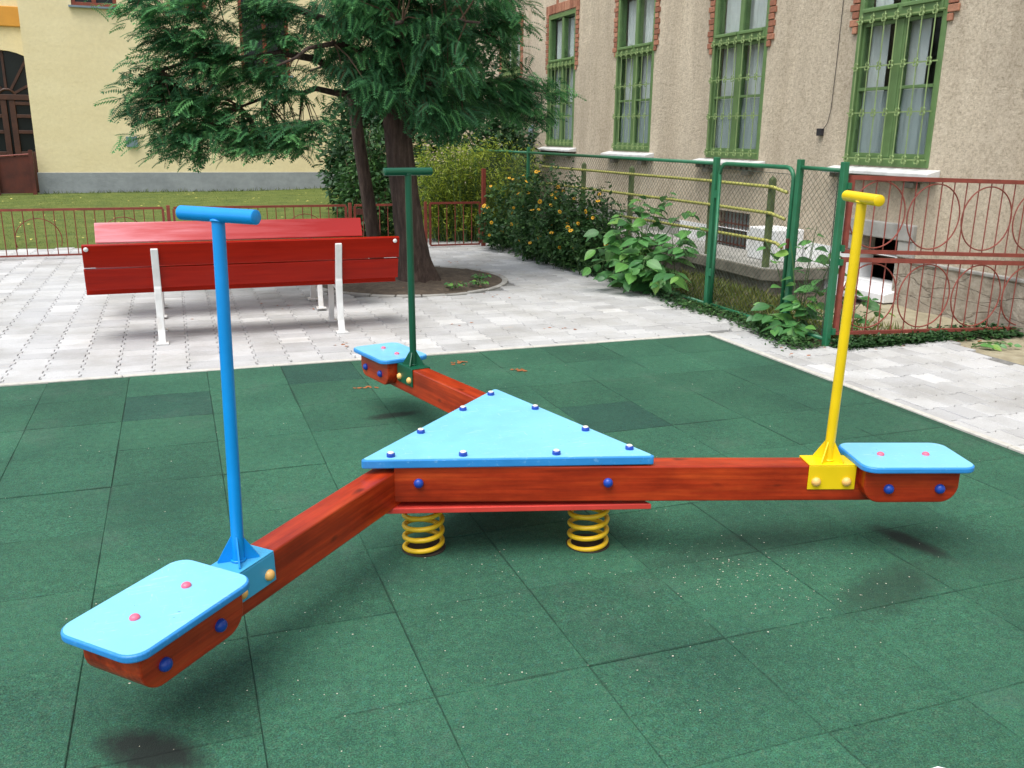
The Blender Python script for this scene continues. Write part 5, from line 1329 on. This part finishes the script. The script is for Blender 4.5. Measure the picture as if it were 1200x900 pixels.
paths = [cane((1.0, -0.40, -0.03), e, 0.10) for e in [(1.25, -0.35, 0.34), (1.40, -0.30, 0.28), (1.15, -0.30, 0.42), (1.02, -0.35, 0.45), (1.50, -0.38, 0.18)]]
leafy('bramble', 'low leafy shoots behind the yellow pole and red fence', 'plant', (1.0, -0.40, 0), paths, 7, 0.13)

# weeds, grass, ground cover
def blades(n, xy, hgt, mat='grass_blade', tint=(0.5, 0.25), wide=0.06, zf=lambda x, y: 0):
    P = np.array([(*xy(), 0) for _ in range(n)], float); P[:, 2] = [zf(p[0], p[1])-0.005 for p in P]
    D = rng.normal(0, 0.5, (n, 3)); D[:, 2] = rng.uniform(0.45, 1.1, n); U = rng.normal(0, 1, (n, 3))
    tv = np.array([(0, wide, 0), (0.55, wide*0.7, 0.02), (1.0, 0, -0.10), (0.55, -wide*0.7, 0.02), (0, -wide, 0)]); tf = np.array([(0, 1, 3, 4), (1, 2, 3, 3)])
    tv = np.array([(0, wide, 0), (0.5, wide*0.8, 0.03), (0.5, -wide*0.8, 0.03), (0, -wide, 0), (1.0, wide*0.1, -0.10), (1.0, -wide*0.1, -0.10)]); tf = np.array([(0, 1, 2, 3), (1, 4, 5, 2)])
    return scatter('grass', tv, tf, np.array([-0.1, 0, 0, -0.1, 0.1, 0.1]), P, D, U, rng.uniform(0.5, 1.2, n)*hgt, np.clip(rng.normal(*tint, n), 0, 1), mat)
def stuff(name, me, label, cat): o = part(name, me, None, kind='stuff'); return props(o, label, cat)
u = rng.uniform
stuff('grass', blades(5200, lambda: (u(0.78, 1.95), u(-0.45, 3.6)), 0.10, zf=zyard, tint=(0.6, 0.25)), 'unmown yellowish green grass behind the gate below the landing', 'grass')
stuff('grass', blades(60000, lambda: (u(-11, 0.5), 7.75+12.2*u(0, 1)**1.4), 0.032, tint=(0.4, 0.2), zf=zlawn, wide=0.05), 'short mown grass of the lawn in front of the yellow building', 'grass')
stuff('grass', blades(500, lambda: (u(-7.3, 0.3), u(19.6, 19.96)), 0.11, tint=(0.4, 0.25), zf=zlawn), 'taller grass tufts at the foot of the grey plinth', 'grass')
def cover(n, xy, size, zf, mat='shrub_leaf', tint=(0.5, 0.25), h=0.05):
    P = np.array([(*xy(), 0) for _ in range(n)], float); P[:, 2] = [zf(p[0], p[1]) for p in P]; P[:, 2] += rng.random(n)**1.5*h
    D = rng.normal(0, 1, (n, 3)); D[:, 2] *= 0.35; U = rng.normal(0, 0.4, (n, 3)); U[:, 2] += 1
    return scatter('ground_cover', LV, LF, LT, P, D, U, rng.uniform(0.6, 1.3, n)*size, np.clip(rng.normal(*tint, n), 0, 1), mat)
def strip_f():
    y = u(-0.70, 1.35); return (0.50+0.15*math.sin(y*3.1)*0.5+rng.normal(0.06, 0.09), y)
stuff('ground_cover', cover(2600, strip_f, 0.036, lambda x, y: 0.0, h=0.06), 'small weeds along the pavement edge below the gate', 'weeds')
def strip_b():
    y = u(1.3, 7.0); return (0.56+rng.normal(0.0, 0.07), y)
stuff('ground_cover', cover(2600, strip_b, 0.045, lambda x, y: 0.0, 'dark_leaf', h=0.08), 'dark ground plants along the foot of the long chain-link fence', 'weeds')
def strip_r():
    x = 0.72+1.15*u(0, 1)**1.1; return (x, -0.74+rng.normal(0.02, 0.055)*(1.2-0.3*x))
stuff('ground_cover', cover(4200, strip_r, 0.034, lambda x, y: -0.01, tint=(0.35, 0.2), h=0.075), 'dense small-leaved weeds under the red ringed fence', 'weeds')
stuff('ground_cover', cover(900, lambda: (u(1.8, 2.7), u(-0.78, -0.45)), 0.05, lambda x, y: -0.02, tint=(0.4, 0.25), h=0.07), 'sparse weeds at the edge of the sandy ground', 'weeds')
for (x, y, lb) in ((-1.42, 2.76, 'tiny weed in the soil bed right of the trunk'), (-0.98, 3.25, 'small weed tuft near the right rim of the soil bed'), (-1.13, 2.85, 'tiny weed at the front rim of the soil bed')):
    leafy('weed', lb, 'weed', (x, y, 0.03), [[(x, y, 0.03), (x+dx*0.4, y+dy*0.4, 0.075), (x+dx*0.8, y+dy*0.8, 0.09), (x+dx, y+dy, 0.075)] for dx, dy in ((0.09, -0.02), (-0.08, -0.03), (0.02, 0.08), (-0.02, -0.08))], 7, 0.05)
leafy('weed', 'bright green pulled weed lying on the sandy ground', 'weed', (2.0, -1.0, -0.02), [[(1.86, -1.0, -0.01), (1.95, -0.99, 0.02), (2.1, -1.0, 0.02), (2.25, -0.98, 0.0)], [(1.9, -1.0, -0.01), (2.0, -1.03, 0.015), (2.12, -1.05, 0.02), (2.2, -1.08, 0.0)]], 9, 0.085)

# loose grit, fallen leaves, feather on the mat
g = MB()
def octa(x, y, r, z=0.001):
    a = rng.uniform(0.6, 1.3, 3)*r; g.add([(x+a[0], y, z+a[2]*0.4), (x, y+a[1], z+a[2]*0.4), (x-a[0], y, z+a[2]*0.4), (x, y-a[1], z+a[2]*0.4), (x, y, z+a[2]), (x, y, z)], [(0, 1, 4), (1, 2, 4), (2, 3, 4), (3, 0, 4), (1, 0, 5), (2, 1, 5), (3, 2, 5), (0, 3, 5)])
for _ in range(230):
    octa(rng.uniform(-6, -0.1), rng.uniform(-4.9, -0.2), rng.uniform(0.0015, 0.0035))
for (cx_, cy_, sx, sy, n) in ((-2.35, -3.75, 0.32, 0.16, 150), (-2.15, -4.0, 0.25, 0.15, 90), (-3.1, -3.55, 0.35, 0.15, 60), (-4.0, -3.6, 0.3, 0.2, 40), (-3.6, -4.1, 0.3, 0.15, 50), (-2.9, -4.4, 0.5, 0.15, 40)):
    for _ in range(n): octa(cx_+rng.normal(0, sx), cy_+rng.normal(0, sy), rng.uniform(0.0012, 0.0034))
part('grit', g, 'grit', kind='stuff'); props(bpy.data.objects['grit'], 'pale crumbs of grit scattered over the green rubber mat', 'grit')
g = MB()
def flake(x, y, r, z):
    a0 = rng.uniform(0, 6.28); pts = [(x+r*rng.uniform(0.6, 1.2)*math.cos(a0+k*1.05), y+r*rng.uniform(0.6, 1.2)*math.sin(a0+k*1.05), z+rng.uniform(0.001, 0.006)) for k in range(6)]
    g.add(pts+[(x, y, z+0.004)], [(k, (k+1) % 6, 6) for k in range(6)])
for (cx_, cy_, s_, n, z) in ((-2.3, -0.30, 0.05, 12, 0.0), (-1.95, -0.62, 0.04, 9, 0.0), (-3.1, -0.75, 0.05, 8, 0.0), (-1.9, 1.0, 0.09, 4, 0.0), (-1.1, 0.6, 0.08, 5, 0.0), (-3.0, 0.6, 0.1, 4, 0.0), (-1.3, 2.2, 0.3, 7, 0.0), (-3.2, 2.4, 0.4, 8, 0), (-1.2, 3.3, 0.4, 22, 0.03), (-0.9, 4.9, 0.3, 14, 0.0), (2.0, -0.8, 0.15, 14, -0.02), (0.7, -0.7, 0.3, 12, 0.02)):
    for _ in range(n): flake(cx_+rng.normal(0, s_), cy_+rng.normal(0, s_*0.6), rng.uniform(0.008, 0.02), z)
part('leaf_litter', g, 'leaf_litter', kind='stuff'); props(bpy.data.objects['leaf_litter'], 'scattered small brown fallen leaf fragments', 'leaf litter')
g = MB()
for _ in range(170):
    x, y = rng.uniform(-9, 0.3), 8+11*rng.random(); r_ = rng.uniform(0.02, 0.045); a0 = rng.uniform(0, 6); z = zlawn(x, y)+0.04
    g.add([(x+r_*math.cos(a0+k*2.1), y+r_*math.sin(a0+k*2.1), z+rng.uniform(0, 0.02)) for k in range(3)], [(0, 1, 2)])
painted('yellow_fallen', (0.55, 0.48, 0.12), 0.8, 0.2, 9, 0, world=True)
part('fallen_leaf', g, 'yellow_fallen', kind='stuff'); props(bpy.data.objects['fallen_leaf'], 'yellow fallen leaves dotted over the lawn', 'leaf litter')
fx, fy = -2.37, -4.93
g = MB(); g.add([(fx-0.035, fy+0.02, 0.004), (fx-0.01, fy+0.016, 0.009), (fx+0.03, fy-0.012, 0.005), (fx+0.045, fy-0.03, 0.003), (fx+0.02, fy-0.018, 0.007), (fx-0.012, fy+0.004, 0.008)], [(0, 5, 1), (1, 5, 4, 2), (2, 4, 3)])
single('feather', g, 'feather', 'small white feather lying on the mat near the bottom right', 'feather')
